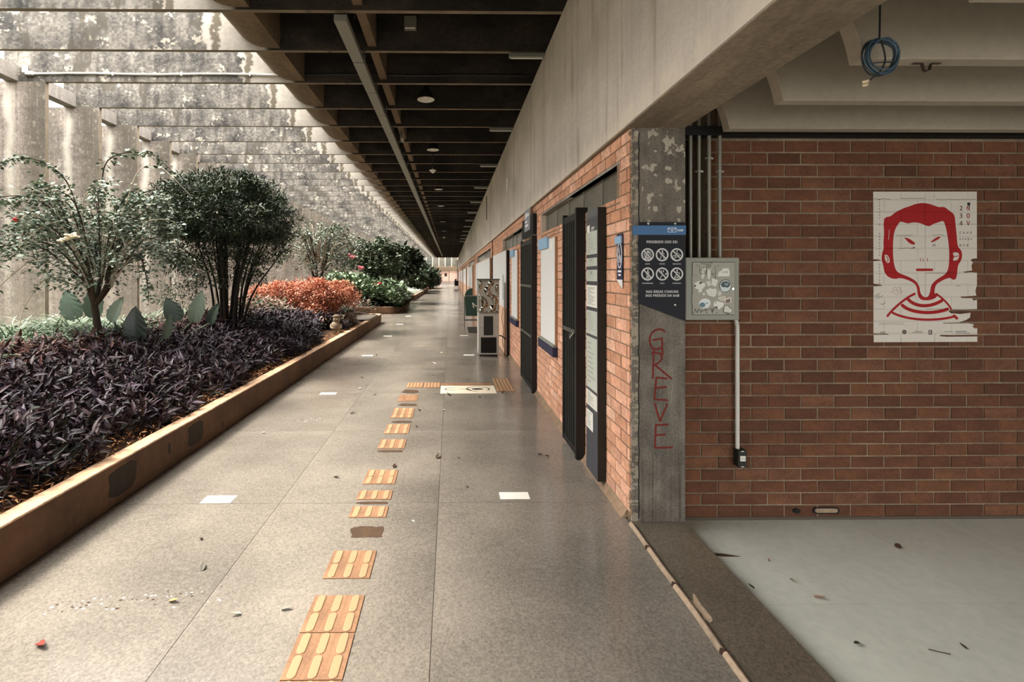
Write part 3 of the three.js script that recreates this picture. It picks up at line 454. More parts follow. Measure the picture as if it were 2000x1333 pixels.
    c.strokeStyle = 'rgba(70,56,42,0.7)'; c.lineWidth = 3; for (const [x0, y0, x1] of [[172, 150, 300], [375, 146, 560], [640, 152, 940], [172, 228, 300], [340, 420, 470], [610, 418, 705], [365, 515, 480], [600, 515, 735], [470, 605, 640], [560, 700, 800], [790, 795, 830], [240, 880, 330], [560, 968, 720]]) { c.beginPath(); c.moveTo(x0, y0); for (let x = x0; x < x1; x += 14) c.lineTo(x, y0 + rr(-2.5, 2.5)); if (rnd() > 0.35) c.stroke(); }
  });
  const bump = canvasTex(512, 743, (c, w, h) => { c.fillStyle = '#fff'; c.fillRect(0, 0, w, h); base(c, w, h); c.strokeStyle = '#555'; for (let r = 0, y = 62; y < 1220; y += 90.3, r++) { c.lineWidth = 10; c.beginPath(); c.moveTo(172, y); c.lineTo(943, y); c.stroke(); for (let x = 130 + (r % 2) * 124; x < 943; x += 249) { c.lineWidth = 8; c.beginPath(); c.moveTo(x, y); c.lineTo(x, y + 90); c.stroke(); } } c.strokeStyle = '#222'; c.lineWidth = 4; c.beginPath(); c.moveTo(557, 95); c.lineTo(560, 890); c.stroke(); });
  bump.colorSpace = THREE.NoColorSpace;
  single('poster', 'torn white poster with a red brush drawing of a man, pasted on the brick', 'poster', g, [std({ map: tex, roughness: 0.75, bumpMap: bump, bumpScale: 0.004 }), M.cream], [0, 0, -3.2735]);
}
// ---------- signs ----------
{ // prohibition sign on the pillar; lettering and symbols on a canvas
  const t = thing('prohibition_sign', 'dark navy sign with six white prohibition symbols fixed to the concrete pillar', 'sign', [1.3765, 1.6345, -3.09]);
  const tex = canvasTex(830, 1780, (c, w, h) => {
    c.fillStyle = '#0d101c'; c.fillRect(0, 0, w, h); c.scale(w / 583, h / 1220); c.translate(-178, -28); // units of a close look at the sign
    c.fillStyle = '#d9d9d6'; c.textAlign = 'center'; c.font = 'bold 45px sans-serif'; c.fillText('PROIBIDO USO DE:', 470, 288, 500); c.font = 'bold 42px sans-serif'; c.fillText('NAS ÁREAS COMUNS', 471, 902, 512); c.fillText('DOS PRÉDIOS DA UnB', 473, 950, 528);
    const names = [['SKATE', 'PATINS', 'BICICLETA'], ['HOVERBOARD', 'BOLA', 'PATINETES']];
    [[286, 470, 656], [286, 471, 656]].forEach((xs, r) => xs.forEach((x, i) => {
      const y = r ? 669 : 431; c.strokeStyle = c.fillStyle = '#d4d4d1'; c.lineCap = 'round'; c.lineJoin = 'round';
      const L = (wd, ...p) => { c.lineWidth = wd; c.beginPath(); p.forEach(([a, b], k) => (k ? c.lineTo(x + a, y + b) : c.moveTo(x + a, y + b))); c.stroke(); }, O = (a, b, q, fill) => { c.beginPath(); c.arc(x + a, y + b, q, 0, 7); fill ? c.fill() : c.stroke(); };
      const k = r * 3 + i;
      O(k === 4 ? -14 : 4, k === 4 ? -36 : -46, 9, true);
      if (k === 0) { L(15, [2, -30], [-8, 0], [12, 20], [2, 46]); L(8, [-6, -22], [-40, -10]); L(8, [2, -26], [34, -34]); L(14, [-8, 0], [-22, 20], [-30, 46]); L(7, [-44, 52], [34, 52]); c.globalAlpha = 0.6; O(0, 0, 52, true); c.globalAlpha = 1; }
      if (k === 1) { L(16, [4, -30], [0, 4]); L(8, [0, -22], [-24, 0]); L(8, [6, -24], [28, -6]); L(9, [-2, 6], [-22, 40]); L(9, [4, 6], [18, 38]); O(-24, 46, 6, true); O(22, 46, 6, true); }
      if (k === 2) { c.lineWidth = 7; O(-32, 26, 20); O(36, 22, 20); L(9, [-2, -30], [-16, -4], [12, 6], [2, 30]); L(8, [-4, -22], [26, -12]); L(6, [-32, 26], [-8, 6], [30, 4], [36, 22]); }
      if (k === 3) { L(20, [2, -28], [0, 8]); L(8, [-8, -24], [-18, 6]); L(8, [10, -24], [20, 4]); L(10, [-4, 10], [-8, 42]); L(10, [6, 10], [10, 42]); L(7, [-26, 50], [26, 50]); }
      if (k === 4) { L(18, [-8, -20], [4, 14]); L(8, [-6, -18], [18, -30], [12, -48]); L(8, [-8, -16], [-34, -14]); L(10, [0, 14], [-24, 46]); L(10, [6, 14], [28, 28]); O(48, -2, 11, true); }
      if (k === 5) { L(16, [2, -30], [-6, 8]); L(8, [2, -22], [30, -12]); L(7, [34, -16], [26, 46], [-26, 50]); L(10, [-6, 10], [-28, 42]); L(10, [-2, 10], [12, 26], [4, 46]); }
      c.strokeStyle = '#0d101c'; L(26, [-46, -46], [46, 46]); c.strokeStyle = '#d4d4d1'; L(15, [-50, -50], [50, 50]); c.lineWidth = 18; O(0, 0, 72);
      c.font = 'bold 21px sans-serif'; c.fillText(names[r][i], x, (r ? 791 : 552), 170);
    }));
  });
  const s = new THREE.Shape([[-0.1505, 0.3215], [0.1505, 0.3215], [0.1505, -0.3215], [-0.1505, -0.208]].map((p) => new THREE.Vector2(...p))), g = new THREE.ExtrudeGeometry(s, { depth: 0.006, bevelEnabled: false });
  const uv = g.attributes.uv, p = g.attributes.position; for (let i = 0; i < uv.count; i++) uv.setXY(i, (p.getX(i) + 0.1505) / 0.301, (p.getY(i) + 0.3215) / 0.643);
  part('plate', g, [std({ map: tex, roughness: 0.7 }), M.navy], t);
  const bt = canvasTex(680, 120, (c, w, h) => { c.fillStyle = '#2a6394'; c.fillRect(0, 0, w, h); c.strokeStyle = c.fillStyle = '#e6ebef'; c.lineWidth = 6; c.strokeRect(446, 30, 106, 54); c.beginPath(); c.moveTo(499, 30); c.lineTo(499, 84); c.moveTo(446, 32); c.quadraticCurveTo(470, 60, 499, 58); c.quadraticCurveTo(528, 60, 552, 32); c.stroke(); c.font = 'bold 38px sans-serif'; c.fillText('UnB', 568, 74, 92); });
  part('header_bar', new THREE.BoxGeometry(0.341, 0.0605, 0.014), [M.blue, M.blue, M.blue, M.blue, std({ map: bt, roughness: 0.45 }), M.blue], t, [-0.018, 0.2685, 0.006]);
  for (const [x, y] of [[-0.09, 0.312], [0.085, 0.312], [0.085, -0.217]]) { const k = new THREE.SphereGeometry(0.0085, 10, 8); k.scale(1, 1, 0.6); part('screw', k, M.screw, t, [x, y, 0.008]); }
}
// things on the brick wall face the corridor (local x runs away from the camera, local y up, local z out of the wall)
const block = (n0, n1, y0, y1, out0, out1, us = 0) => span(1.173 - out1, 1.173 - out0, y0, y1, -n1, -n0, us); // n: distance along the corridor, out: how far it stands out of the wall
function facing(n0, n1, y0, y1, out, depth = 0.004) { // slab with a printed side to the corridor, u from far (left as seen) to near
  const g = new THREE.BoxGeometry(depth, y1 - y0, n1 - n0); g.translate(1.173 - out - depth / 2, (y0 + y1) / 2, -(n0 + n1) / 2); return g; // nx side: u runs from -z to +z
}
const printed = (tex, rest, rough = 0.6) => [rest, std({ map: tex, roughness: rough }), rest, rest, rest, rest];
const wallThing = (name, label, cat, n0, y0, group) => { const t = thing(name, label, cat, [1.173, y0, -n0], 0, group); return t; };
const local = (t, g) => shift(g, -t.position.x, -t.position.y, -t.position.z);
const textRows = (c, x0, x1, y0, y1, step, col, h = 3) => { c.fillStyle = col; for (let y = y0; y < y1; y += step) c.fillRect(x0, y, (x1 - x0) * rr(0.35, 1), h); };
{ // small bicycle sign
  const t = wallThing('bicycle_sign', 'small narrow navy sign with an oval no-bicycles symbol on the brick beside the pillar', 'sign', 3.27, 1.58);
  const tex = canvasTex(220, 640, (c, w, h) => { c.fillStyle = '#272a45'; c.fillRect(0, 0, w, h); c.strokeStyle = c.fillStyle = '#e4e4e6'; c.lineWidth = 22; c.beginPath(); c.ellipse(110, 300, 84, 172, 0, 0, 7); c.stroke(); c.lineWidth = 10; c.beginPath(); c.ellipse(85, 350, 24, 44, 0, 0, 7); c.ellipse(140, 350, 24, 44, 0, 0, 7); c.stroke(); c.beginPath(); c.moveTo(85, 350); c.lineTo(100, 280); c.lineTo(140, 350); c.moveTo(110, 190); c.lineTo(105, 270); c.stroke(); c.lineWidth = 14; c.beginPath(); c.moveTo(55, 190); c.lineTo(165, 410); c.stroke(); c.fillRect(40, 510, 140, 28); c.fillRect(62, 562, 96, 26); });
  part('plate', local(t, facing(3.212, 3.32, 1.58, 1.895, 0.006)), printed(tex, M.navy, 0.45), t);
  part('header_tag', local(t, block(3.215, 3.335, 1.828, 1.878, 0.008, 0.02)), M.paleBlue, t);
  const s = new THREE.Shape([[0, 0], [-0.108, 0], [0, -0.062]].map((p) => new THREE.Vector2(...p))), g = new THREE.ExtrudeGeometry(s, { depth: 0.004, bevelEnabled: false }); g.rotateY(-Math.PI / 2); g.translate(1.166, 1.58, -3.212); part('clear_tail', local(t, g), M.whiteBoard, t);
}
{ // totem with papers
  const t = wallThing('directory_totem', 'tall slim black directory totem with a column of papers behind clear sleeves', 'notice board', 3.571, 0.055);
  part('housing', local(t, block(3.571, 3.872, 0.055, 2.125, 0.004, 0.06)), M.charcoal, t);
  const tex = canvasTex(420, 2048, (c, w, h) => { c.fillStyle = '#3d4046'; c.fillRect(0, 0, w, h); c.fillStyle = '#55585c'; c.fillRect(0, 0, w, 60); c.fillStyle = '#e8e6e0'; c.beginPath(); c.moveTo(30, 120); c.lineTo(130, 112); c.lineTo(130, 190); c.quadraticCurveTo(120, 245, 30, 250); c.closePath(); c.fill(); c.font = 'bold 96px sans-serif'; c.fillText('CC', 188, 205, 110); c.font = 'bold 40px sans-serif'; c.fillText('Sec. Acad.', 54, 292, 320); });
  const fp = part('front_panel', local(t, facing(3.571, 3.872, 0.055, 2.125, 0.06, 0.006)), printed(tex, M.charcoal, 0.35), t);
  const paperTex = (k, bg) => canvasTex(256, 256, (c, w, h) => { c.fillStyle = bg; c.fillRect(0, 0, w, h); textRows(c, 24, 220, 26, 236, k ? 15 : 24, k > 1 ? 'rgba(90,90,84,0.75)' : 'rgba(150,154,144,0.85)', k ? 6 : 10); if (k === 1) { c.fillStyle = 'rgba(140,142,132,0.8)'; c.fillRect(90, 30, 60, 70); } });
  const kinds = [paperTex(0, '#b9beb2'), paperTex(1, '#bcc1b5'), paperTex(2, '#dad9cd'), paperTex(3, '#e6e4da')].map((x) => printed(x, M.white, 0.3));
  [[1.953, 1.774, 0], [1.745, 1.681, 1], [1.652, 1.564, 1], [1.532, 1.361, 3], [1.332, 1.145, 0], [1.122, 0.717, 0], [0.692, 0.574, 2]].forEach(([a, b, k]) => part('paper', local(t, facing(3.585, 3.862, b, a, 0.066, 0.0015)), kinds[k], fp));
  part('paper', local(t, facing(3.69, 3.862, 0.388, 0.533, 0.066, 0.0015)), kinds[3], fp);
}
function gate(label, n0, n1, top, out, bars, rails, latch) {
  const t = wallThing('steel_gate', label, 'gate', n0, 0), W = n1 - n0, f = 0.045;
  const st = (a, b, y0, y1, o0, o1, m = M.black) => part('stile', local(t, block(a, b, y0, y1, o0, o1)), m, t);
  st(n0, n0 + f, 0.005, top, -0.02, out); st(n1 - f, n1, 0.03, top - 0.01, out - 0.045, out);
  for (const y of [top - 0.1, 0.03]) part('rail', local(t, block(n0 + f, n1 - f, y, y + 0.06, out - 0.04, out - 0.004)), M.black, t);
  for (const y of rails) part('rail', local(t, block(n0 + f, n1 - f, y, y + 0.035, out - 0.035, out + 0.004)), M.railGrey, t);
  for (let i = 0; i < bars; i++) { const a = n0 + f + (i + 0.5) * (W - 2 * f) / bars; part('bar', local(t, block(a - 0.016, a + 0.016, 0.08, top - 0.1, out - 0.032, out - 0.008)), M.charcoal, t); }
  part('dark_backing', local(t, block(n0 + 0.02, n1 - 0.02, 0.04, top - 0.02, out - 0.05, out - 0.045)), M.blackMatt, t);  // black sheet stands in for the dark between the bars
  for (const y of [0.22, top * 0.5, top - 0.3]) part('hinge', local(t, block(n1, n1 + 0.022, y, y + 0.09, out - 0.05, out - 0.01)), M.black, t);
  if (latch) part('padlock_bolt', local(t, tube([[1.173 - out - 0.01, 1.08, -n0 - 0.16], [1.173 - out - 0.03, 1.05, -n0 - 0.10], [1.173 - out - 0.012, 1.10, -n0 - 0.05]], 0.008, 6)), M.screw, t);
  return t;
}
M.railGrey = std({ color: hex('#56564e'), roughness: 0.5, metalness: 0.3 });
gate('nearest black steel gate of narrow upright bars, folded open beside the totem', 4.131, 4.646, 2.2, 0.08, 6, [1.09], true);
gate('second black steel gate with solid panels under the hanging sign', 6.454, 7.5, 2.15, 0.07, 14, [0.75, 1.44], false);
single('door_header', 'black steel box header above the second gate', 'door header', block(6.46, 7.45, 2.17, 2.45, 0.001, 0.05), M.blackMatt);
{ // hanging sign over the second gate
  const t = wallThing('door_sign', 'grey sign with white lettering fixed above the second black gate', 'sign', 6.72, 2.26);
  const tex = canvasTex(400, 256, (c, w, h) => { c.fillStyle = '#85898e'; c.fillRect(0, 0, w, h); c.fillStyle = '#f2f2ee'; c.beginPath(); c.moveTo(40, 40); c.lineTo(150, 30); c.lineTo(190, 80); c.lineTo(90, 110); c.closePath(); c.fill(); c.fillRect(210, 48, 120, 40); c.fillRect(60, 130, 150, 26); c.fillRect(60, 178, 220, 26); });
  part('panel', local(t, facing(6.72, 7.19, 2.26, 2.57, 0.045, 0.01)), printed(tex, M.white, 0.5), t); part('bracket', local(t, block(6.73, 6.76, 2.3, 2.5, 0, 0.045)), M.greySteel, t);
}
[['large white notice board in a wood frame between the two black gates', 5.204, 6.02, 0.0], ['farther white notice board in a wood frame beyond the second black gate', 8.15, 8.92, 0.015]].forEach(([label, a, b, dy], i) => {
  const t = wallThing('notice_board', label, 'notice board', a, 0.7);
  part('frame', local(t, block(a, b, 0.84 + dy, 2.035 + dy, 0, 0.026)), M.wood, t); part('white_sheet', local(t, block(a + 0.012, b - 0.012, 0.845 + dy, 2.03 + dy, 0.026, 0.031)), M.whiteBoard, t);
  const tr = part('tray', local(t, block(a - 0.005, b + 0.06, 0.712 + dy, 0.815 + dy, 0, 0.055)), M.navy, t); part('tray_lip', local(t, block(a + 0.005, b + 0.02, 0.815 + dy, 0.843 + dy, 0.01, 0.05)), M.greySteel, tr);
  part('header_tag', local(t, block(a + 0.32, b + 0.06, 1.93 + dy, 2.06 + dy, 0.03, 0.055)), M.paleBlue, t);
  if (i === 0) part('paper_note', local(t, block(a + 0.1, a + 0.24, 1.9, 2.0, 0.031, 0.033)), M.white, t);
});
// white wall panels beyond
[[9.46, 12.36, 'first long white wall panel, right behind the drinking fountain'], [13.4, 20.9, 'second long white wall panel under the three grey window panes'], [24.2, 31.6, 'third white wall panel along the far wall'], [34, 41.5, 'fourth white wall panel along the far wall'], [44, 51.5, 'fifth white wall panel along the far wall'], [54, 61.5, 'sixth white wall panel along the far wall']].forEach(([a, b, label], i) => {
  const t = wallThing('wall_panel', label, 'wall panel', a, 0), top = i ? 2.1 : 2.11;
  part('core', local(t, block(a, b, 0.0, top, 0, 0.06)), i ? M.wood : M.blackMatt, t);  // first core is black: the shade on its end is painted in
  const n = Math.max(2, Math.round((b - a) / 1.5)); for (let k = 0; k < n; k++) { const p = a + (b - a) * k / n, q = a + (b - a) * (k + 1) / n; part('white_sheet', local(t, block(p + 0.004, q - 0.004, 0.95, top, 0.06, 0.072)), M.whiteBoard, t); part('lower_sheet', local(t, block(p + 0.004, q - 0.004, 0.01, 0.945, 0.06, 0.07)), M.peachPanel, t); }
  if (!i) part('handle_slot', local(t, block(9.95, 10.02, 1.1, 1.62, 0.072, 0.076)), M.railGrey, t);
});
// ---------- drinking fountain ----------
{
  const t = thing('drinking_fountain', 'steel drinking fountain with rippled shiny front and grey louvred base', 'drinking fountain', [0.755, 0, -9.62]);
  part('base_cabinet', bevelBox(0.41, 0.82, 0.4, 0.012, 2), M.fountainGrey, t, [0, 0.445, 0]);
  part('plinth', bevelBox(0.36, 0.04, 0.34, 0.005), M.charcoal, t, [0, 0.02, 0]);
  { const nx = 40, ny = 60, g = new THREE.PlaneGeometry(0.39, 0.62, nx, ny), p = g.attributes.position; for (let i = 0; i < p.count; i++) { const x = p.getX(i), y = p.getY(i), e = smooth(0.195, 0.16, Math.abs(x)) * smooth(0.31, 0.27, Math.abs(y)); p.setZ(i, e * (0.020 * Math.sin(x * 30 + 2.6 * Math.sin(y * 11)) + 0.014 * Math.sin(y * 25 + x * 20) + 0.012 * Math.sin(y * 12 - x * 32) + 0.01 * (fbm(x + 0.5, y + 0.5, 6, 6, 2, 77) - 0.5))); } g.computeVertexNormals(); part('rippled_front', g, M.mirrorSteel, t, [0, 1.19, 0.207]); }
  part('tank', bevelBox(0.42, 0.66, 0.4, 0.012, 2), M.steel, t, [0, 1.19, 0]);
  { const s = new THREE.Shape([[-0.215, -0.205], [0.215, -0.205], [0.215, 0.205], [-0.215, 0.205]].map((q) => new THREE.Vector2(...q))), g = new THREE.ExtrudeGeometry(s, { depth: 0.02, bevelEnabled: true, bevelSize: 0.004, bevelThickness: 0.004, bevelSegments: 1 }); g.rotateX(-Math.PI / 2); part('top_cap', g, M.railGrey, t, [0, 1.515, 0]); }
  part('display_panel', bevelBox(0.185, 0.38, 0.008, 0.003), M.charcoal, t, [-0.005, 0.61, 0.202]);
  part('seam', span(-0.19, -0.10, 0.57, 0.574, 0.199, 0.2025), M.railGrey, t); part('seam', span(0.10, 0.19, 0.57, 0.574, 0.199, 0.2025), M.railGrey, t);
  const gb = part('grille_back', bevelBox(0.31, 0.31, 0.006, 0.002), M.blackMatt, t, [0, 0.225, 0.2]);
  for (let k = 0; k < 8; k++) part('louvre', bevelBox(0.3, 0.024, 0.012, 0.003), M.charcoal, gb, [0, -0.132 + k * 0.038, 0.006], [0.5, 0, 0]);
  for (const [y, z] of [[0.98, 0.02], [0.98, -0.12]]) part('tap', tube([[-0.2, y, z], [-0.27, y + 0.02, z], [-0.3, y + 0.06, z], [-0.285, y - 0.03, z]], 0.012, 8, 12), M.steel, t);
}
single('water_hose', 'black hose looping from the drinking fountain to the wall', 'hose', tube([[0, 0, 0], [0.05, 0.0, 0.02], [0.12, -0.05, 0.02], [0.17, -0.1, -0.05]], 0.012, 8, 16), M.blackMatt, [0.96, 0.40, -9.52]);
single('power_cable', 'thin dark cable hanging beside the white panel behind the fountain', 'cable', tube([[0, 0, 0], [-0.02, -0.22, 0.01], [0.01, -0.45, 0.0], [-0.01, -0.7, 0.02], [0.03, -0.88, 0.02]], 0.005, 6, 24), M.blackMatt, [1.09, 0.92, -9.9]);
// ---------- recycling bins ----------
function makeBin(label, pos, mat) {
  const t = thing('waste_bin', label, 'bin', pos);
  const s = new THREE.Shape(); s.moveTo(-0.2, 0); s.lineTo(0.2, 0.0); s.lineTo(0.22, 0.62); s.lineTo(-0.22, 0.62); s.closePath(); const g = new THREE.ExtrudeGeometry(s, { depth: 0.3, bevelEnabled: true, bevelSize: 0.015, bevelThickness: 0.015, bevelSegments: 2 }); part('body', g, mat, t, [0, 0.32, -0.15]);
  const l = new THREE.CylinderGeometry(0.235, 0.235, 0.34, 20, 1, false, 0, Math.PI); l.rotateZ(Math.PI / 2); l.rotateX(-Math.PI / 2); l.rotateY(Math.PI / 2); l.scale(1, 1.0, 1); part('lid', l, mat, t, [0, 0.95, 0]);
  part('rim', [shift(bevelBox(0.47, 0.02, 0.36, 0.005), 0, 0.95, 0)], M.greySteel, t);
  for (const x of [-0.25, 0.25]) for (const z of [-0.15, 0.15]) part('leg', tube([[x, 0, z], [x, 0.9, z]], 0.014, 6), M.railGrey, t);
  for (const q of [0.15, -0.15]) part('crossbar', tube([[-0.25, 0.16, q], [0.25, 0.16, q]], 0.012, 6), M.railGrey, t);
  return t;
}
makeBin('dark green bin on metal legs beyond the drinking fountain', [0.70, 0, -15.4], M.greenBin);
makeBin('far dark bin on pale metal legs by the right wall, well down the corridor', [0.72, 0, -58], M.blackMatt);
single('floor_mat', 'dark mat lying beside the green bin', 'mat', bevelBox(0.42, 0.012, 1.4, 0.004), M.charcoal, [0.72, 0.007, -14.0]);
// ---------- things on the floor ----------
const markWord = ['nearest', 'second', 'third', 'fourth', 'fifth', 'sixth', 'seventh'];
for (let k = 0; k < 6; k++) { const d = 3.435 + k * 3.06; single('floor_marker', `${markWord[k]} of the white rectangles stuck to the floor along the planter side`, 'floor marker', bevelBox(0.215, 0.0016, 0.11, 0.0004), M.markerWhite, [-1.665, 0.0009, -d]); }
for (let k = 0; k < 3; k++) { const d = [3.47, 9.6, 12.7][k]; single('floor_marker', ['white rectangle stuck to the floor in front of the totem', 'white rectangle on the floor just left of the drinking fountain', 'white rectangle on the floor beyond the drinking fountain'][k], 'floor marker', bevelBox(0.215, 0.0016, 0.11, 0.0004), M.markerWhite, [[0.465, 0.37, 0.36][k], 0.0009, -d]); }
function tactile(name, label, x0, x1, d0, d1, along, n, m, group) { // rubber tile with raised rounded bars
  const t = thing(name, label, 'tactile tile', [(x0 + x1) / 2, 0, -(d0 + d1) / 2], 0, group), W = x1 - x0, D = d1 - d0;
  part('base', bevelBox(W - 0.003, 0.005, D - 0.003, 0.0015), M.tactile, t, [0, 0.0027, 0]);
  for (let i = 0; i < n; i++) for (let j = 0; j < m; j++) {
    const bw = along === 'dot' ? 0.024 : Math.min(0.032, W / n * 0.44), bd = along === 'dot' ? 0.024 : D / m * 0.9, s = new THREE.Shape(), r = bw / 2, h = bd / 2 - r;
    s.absarc(0, h, r, 0, Math.PI); s.absarc(0, -h, r, Math.PI, Math.PI * 2); const g = new THREE.ExtrudeGeometry(s, { depth: 0.003, bevelEnabled: true, bevelThickness: 0.0015, bevelSize: 0.0025, bevelSegments: 1, curveSegments: 5 }); g.rotateX(-Math.PI / 2);
    part(along === 'dot' ? 'stud' : 'bar', g, M.tactileTop, t, [-W / 2 + (i + 0.5) * W / n, 0.0045, -D / 2 + (j + 0.5) * D / m]);
  }
}
const X0 = -0.68, X1 = -0.428;
[[2.145, 2.395, 2, 'far tile of the long orange tactile strip at the front'], [1.893, 2.143, 2, 'second tile of the long orange tactile strip at the front'], [1.641, 1.891, 2, 'tile of the orange tactile strip cut by the bottom of the picture'], [2.527, 2.783, 2, 'single orange tactile tile next to the front strip'],
  [3.162, 3.316, 1, 'half-worn orange tactile tile just beyond the bare glue patch'], [3.413, 3.56, 1, 'half-worn orange tactile tile level with the white floor markers'], [3.667, 3.935, 2, 'orange tactile tile just beyond the white floor markers'], [4.416, 4.665, 1, 'lone orange tactile tile with three bars in the middle of the row'], [4.83, 5.135, 2, 'orange tactile tile fifth from the crossing'], [5.36, 5.76, 3, 'longest orange tactile tile before the studded one']].forEach(([a, b, m, label]) => tactile('tactile_tile', label, X0, X1, a, b, 'bar', 3, m));
tactile('tactile_tile', 'worn orange tactile tile with raised studs before the crossing', X0, X1, 6.08, 6.4, 'dot', 3, 2);
tactile('tactile_tile', 'left orange tactile tile of the crossing row', -0.64, -0.40, 6.8, 7.13, 'bar', 5, 1); tactile('tactile_tile', 'orange tactile tile of the crossing row touching the eye panel', -0.39, -0.15, 6.8, 7.13, 'bar', 5, 1);
tactile('tactile_tile', 'orange tactile tile of long slanting bars right of the eye panel', 0.64, 0.895, 6.57, 7.42, 'bar', 5, 1);
tactile('tactile_tile', 'flat orange tile remnant behind the eye panel', -0.14, 0.62, 6.94, 7.1, 'bar', 0, 1);
{
  const tex = canvasTex(1024, 620, (c, w, h) => { c.fillStyle = '#dccfb6'; c.fillRect(0, 0, w, h); c.strokeStyle = c.fillStyle = '#2a2722'; c.lineWidth = 26; c.lineCap = 'round'; c.beginPath(); c.moveTo(250, 380); c.quadraticCurveTo(80, 400, 90, 280); c.quadraticCurveTo(100, 190, 260, 185); c.stroke(); c.lineWidth = 12; c.beginPath(); c.moveTo(240, 380); c.quadraticCurveTo(420, 290, 520, 280); c.moveTo(240, 190); c.quadraticCurveTo(420, 240, 520, 280); c.stroke(); c.lineWidth = 26; c.beginPath(); c.ellipse(700, 280, 210, 185, 0, 2.2, 6.9); c.stroke(); c.beginPath(); c.moveTo(520, 280); c.quadraticCurveTo(560, 460, 680, 480); c.stroke(); c.beginPath(); c.ellipse(690, 285, 110, 70, 0, 0, 7); c.fill(); });
  const g = new THREE.BoxGeometry(0.77, 0.003, 0.45); single('eye_panel', 'cream panel with a drawn eye lying in the tactile crossing', 'floor panel', g, [M.cream, M.cream, std({ map: tex, roughness: 0.6 }), M.cream, M.cream, M.cream], [0.245, 0.0018, -6.7]);
}
function blot(x, z, a, b, irr, s) { const sh = new THREE.Shape(), n = 26; for (let i = 0; i <= n; i++) { const f = i / n * Math.PI * 2, k = 1 + irr * (fbm(0.5 + 0.4 * Math.cos(f), 0.5 + 0.4 * Math.sin(f), 7, 7, 2, s) - 0.5) * 2, q = Math.pow(Math.abs(Math.cos(f)), 0.5) * Math.sign(Math.cos(f)) * a * k, r = Math.pow(Math.abs(Math.sin(f)), 0.5) * Math.sign(Math.sin(f)) * b * k; i ? sh.lineTo(q, r) : sh.moveTo(q, r); } const g = new THREE.ExtrudeGeometry(sh, { depth: 0.0009, bevelEnabled: false, curveSegments: 2 }); g.rotateX(-Math.PI / 2); return shift(g, x, 0, z); }
[[-0.53, 2.99, 0.10, 0.07, 'bare dark glue patch where a tactile tile is missing'], [-0.555, 3.37, 0.1, 0.02, 'thin dark glue smear between two half-worn tiles'], [-0.55, 4.36, 0.1, 0.03, 'brown glue smear in front of the lone tactile tile'], [-0.53, 5.23, 0.10, 0.04, 'dark glue patch before the longest tactile tile'], [-0.53, 5.92, 0.11, 0.06, 'brown glue patch before the studded tile'], [-0.55, 6.6, 0.11, 0.1, 'brown glue patch beyond the studded tile']].forEach(([x, d, a, b, label], i) => single('glue_stain', label, 'stain', blot(0, 0, a, b, 0.3, 60 + i), M.glue, [x, 0.0002, -d]));
// half-round joint strip along the edge of the corridor, broken in places
{
  const t = thing('joint_strip', 'pale half-round strip along the corridor edge, cracked and broken', 'strip', [1.163, 0, -2.4]);
  const cuts = [[3.06, 2.795, 0], [2.775, 2.46, 0.002], [2.44, 2.02, -0.003], [2.0, 0.6, 0.004]];
  cuts.forEach(([a, b, dx], i) => { const p = []; for (let k = 0; k <= 14; k++) { const d = lerp(a, b, k / 14); p.push([dx + (i === 3 ? (2.0 - d) * 0.0 : 0) + 0.003 * Math.sin(d * 9), 0.004, 2.4 - d]); } part('strip_piece', tube(p, 0.0165, 8), M.stripPale, t); });
  for (const d of [2.785, 2.45, 2.01]) part('break', tube([[-0.012, 0.006, 2.4 - d - 0.012], [0.012, 0.006, 2.4 - d + 0.012]], 0.014, 6), M.crackBrown, t);
  const g = blot(0.045, 2.4 - 2.28, 0.022, 0.09, 0.5, 5); part('chip', g, M.stripPale, t);
}
// ---------- planters ----------
const groundY = (x, z) => { const k = 0.24 + Math.max(0, -2.47 - x) * 0.19; return Math.min(0.86, k); };
function round(pts, r, n = 5) { // rounds the corners of a flat path
  const out = [pts[0]];
  for (let i = 1; i < pts.length - 1; i++) { const p = new THREE.Vector2(...pts[i]), a = new THREE.Vector2(...pts[i - 1]).sub(p).normalize(), b = new THREE.Vector2(...pts[i + 1]).sub(p).normalize(), s = p.clone().addScaledVector(a, r), e = p.clone().addScaledVector(b, r); for (let k = 0; k <= n; k++) { const t = k / n; out.push([lerp(lerp(s.x, p.x, t), lerp(p.x, e.x, t), t), lerp(lerp(s.y, p.y, t), lerp(p.y, e.y, t), t)]); } }
  out.push(pts[pts.length - 1]); return out;
}
const curbProfile = [[-0.14, 0], [-0.14, 0.292], [-0.132, 0.3], [-0.008, 0.3], [0, 0.292], [0, 0.055], [-0.014, 0.05], [-0.014, 0]];
const curbPaths = [
  ['long ochre concrete planter curb running beside the corridor at the front', [[-2.335, 3], [-2.335, -8], [-2.335, -16.35], [-5.5, -16.35]]],
  ['second ochre planter curb, its square front end facing the camera', [[-5.5, -19.75], [-2.335, -19.75], [-2.335, -27.6], [-5.5, -27.6]]],
  ['third ochre planter curb holding the pale striped grass', [[-5.5, -31.2], [-2.335, -31.2], [-2.335, -50], [-5.5, -50]]],
  ['farthest ochre planter curb near the end of the corridor', [[-5.5, -53], [-2.335, -53], [-2.335, -70], [-5.5, -70]]]];
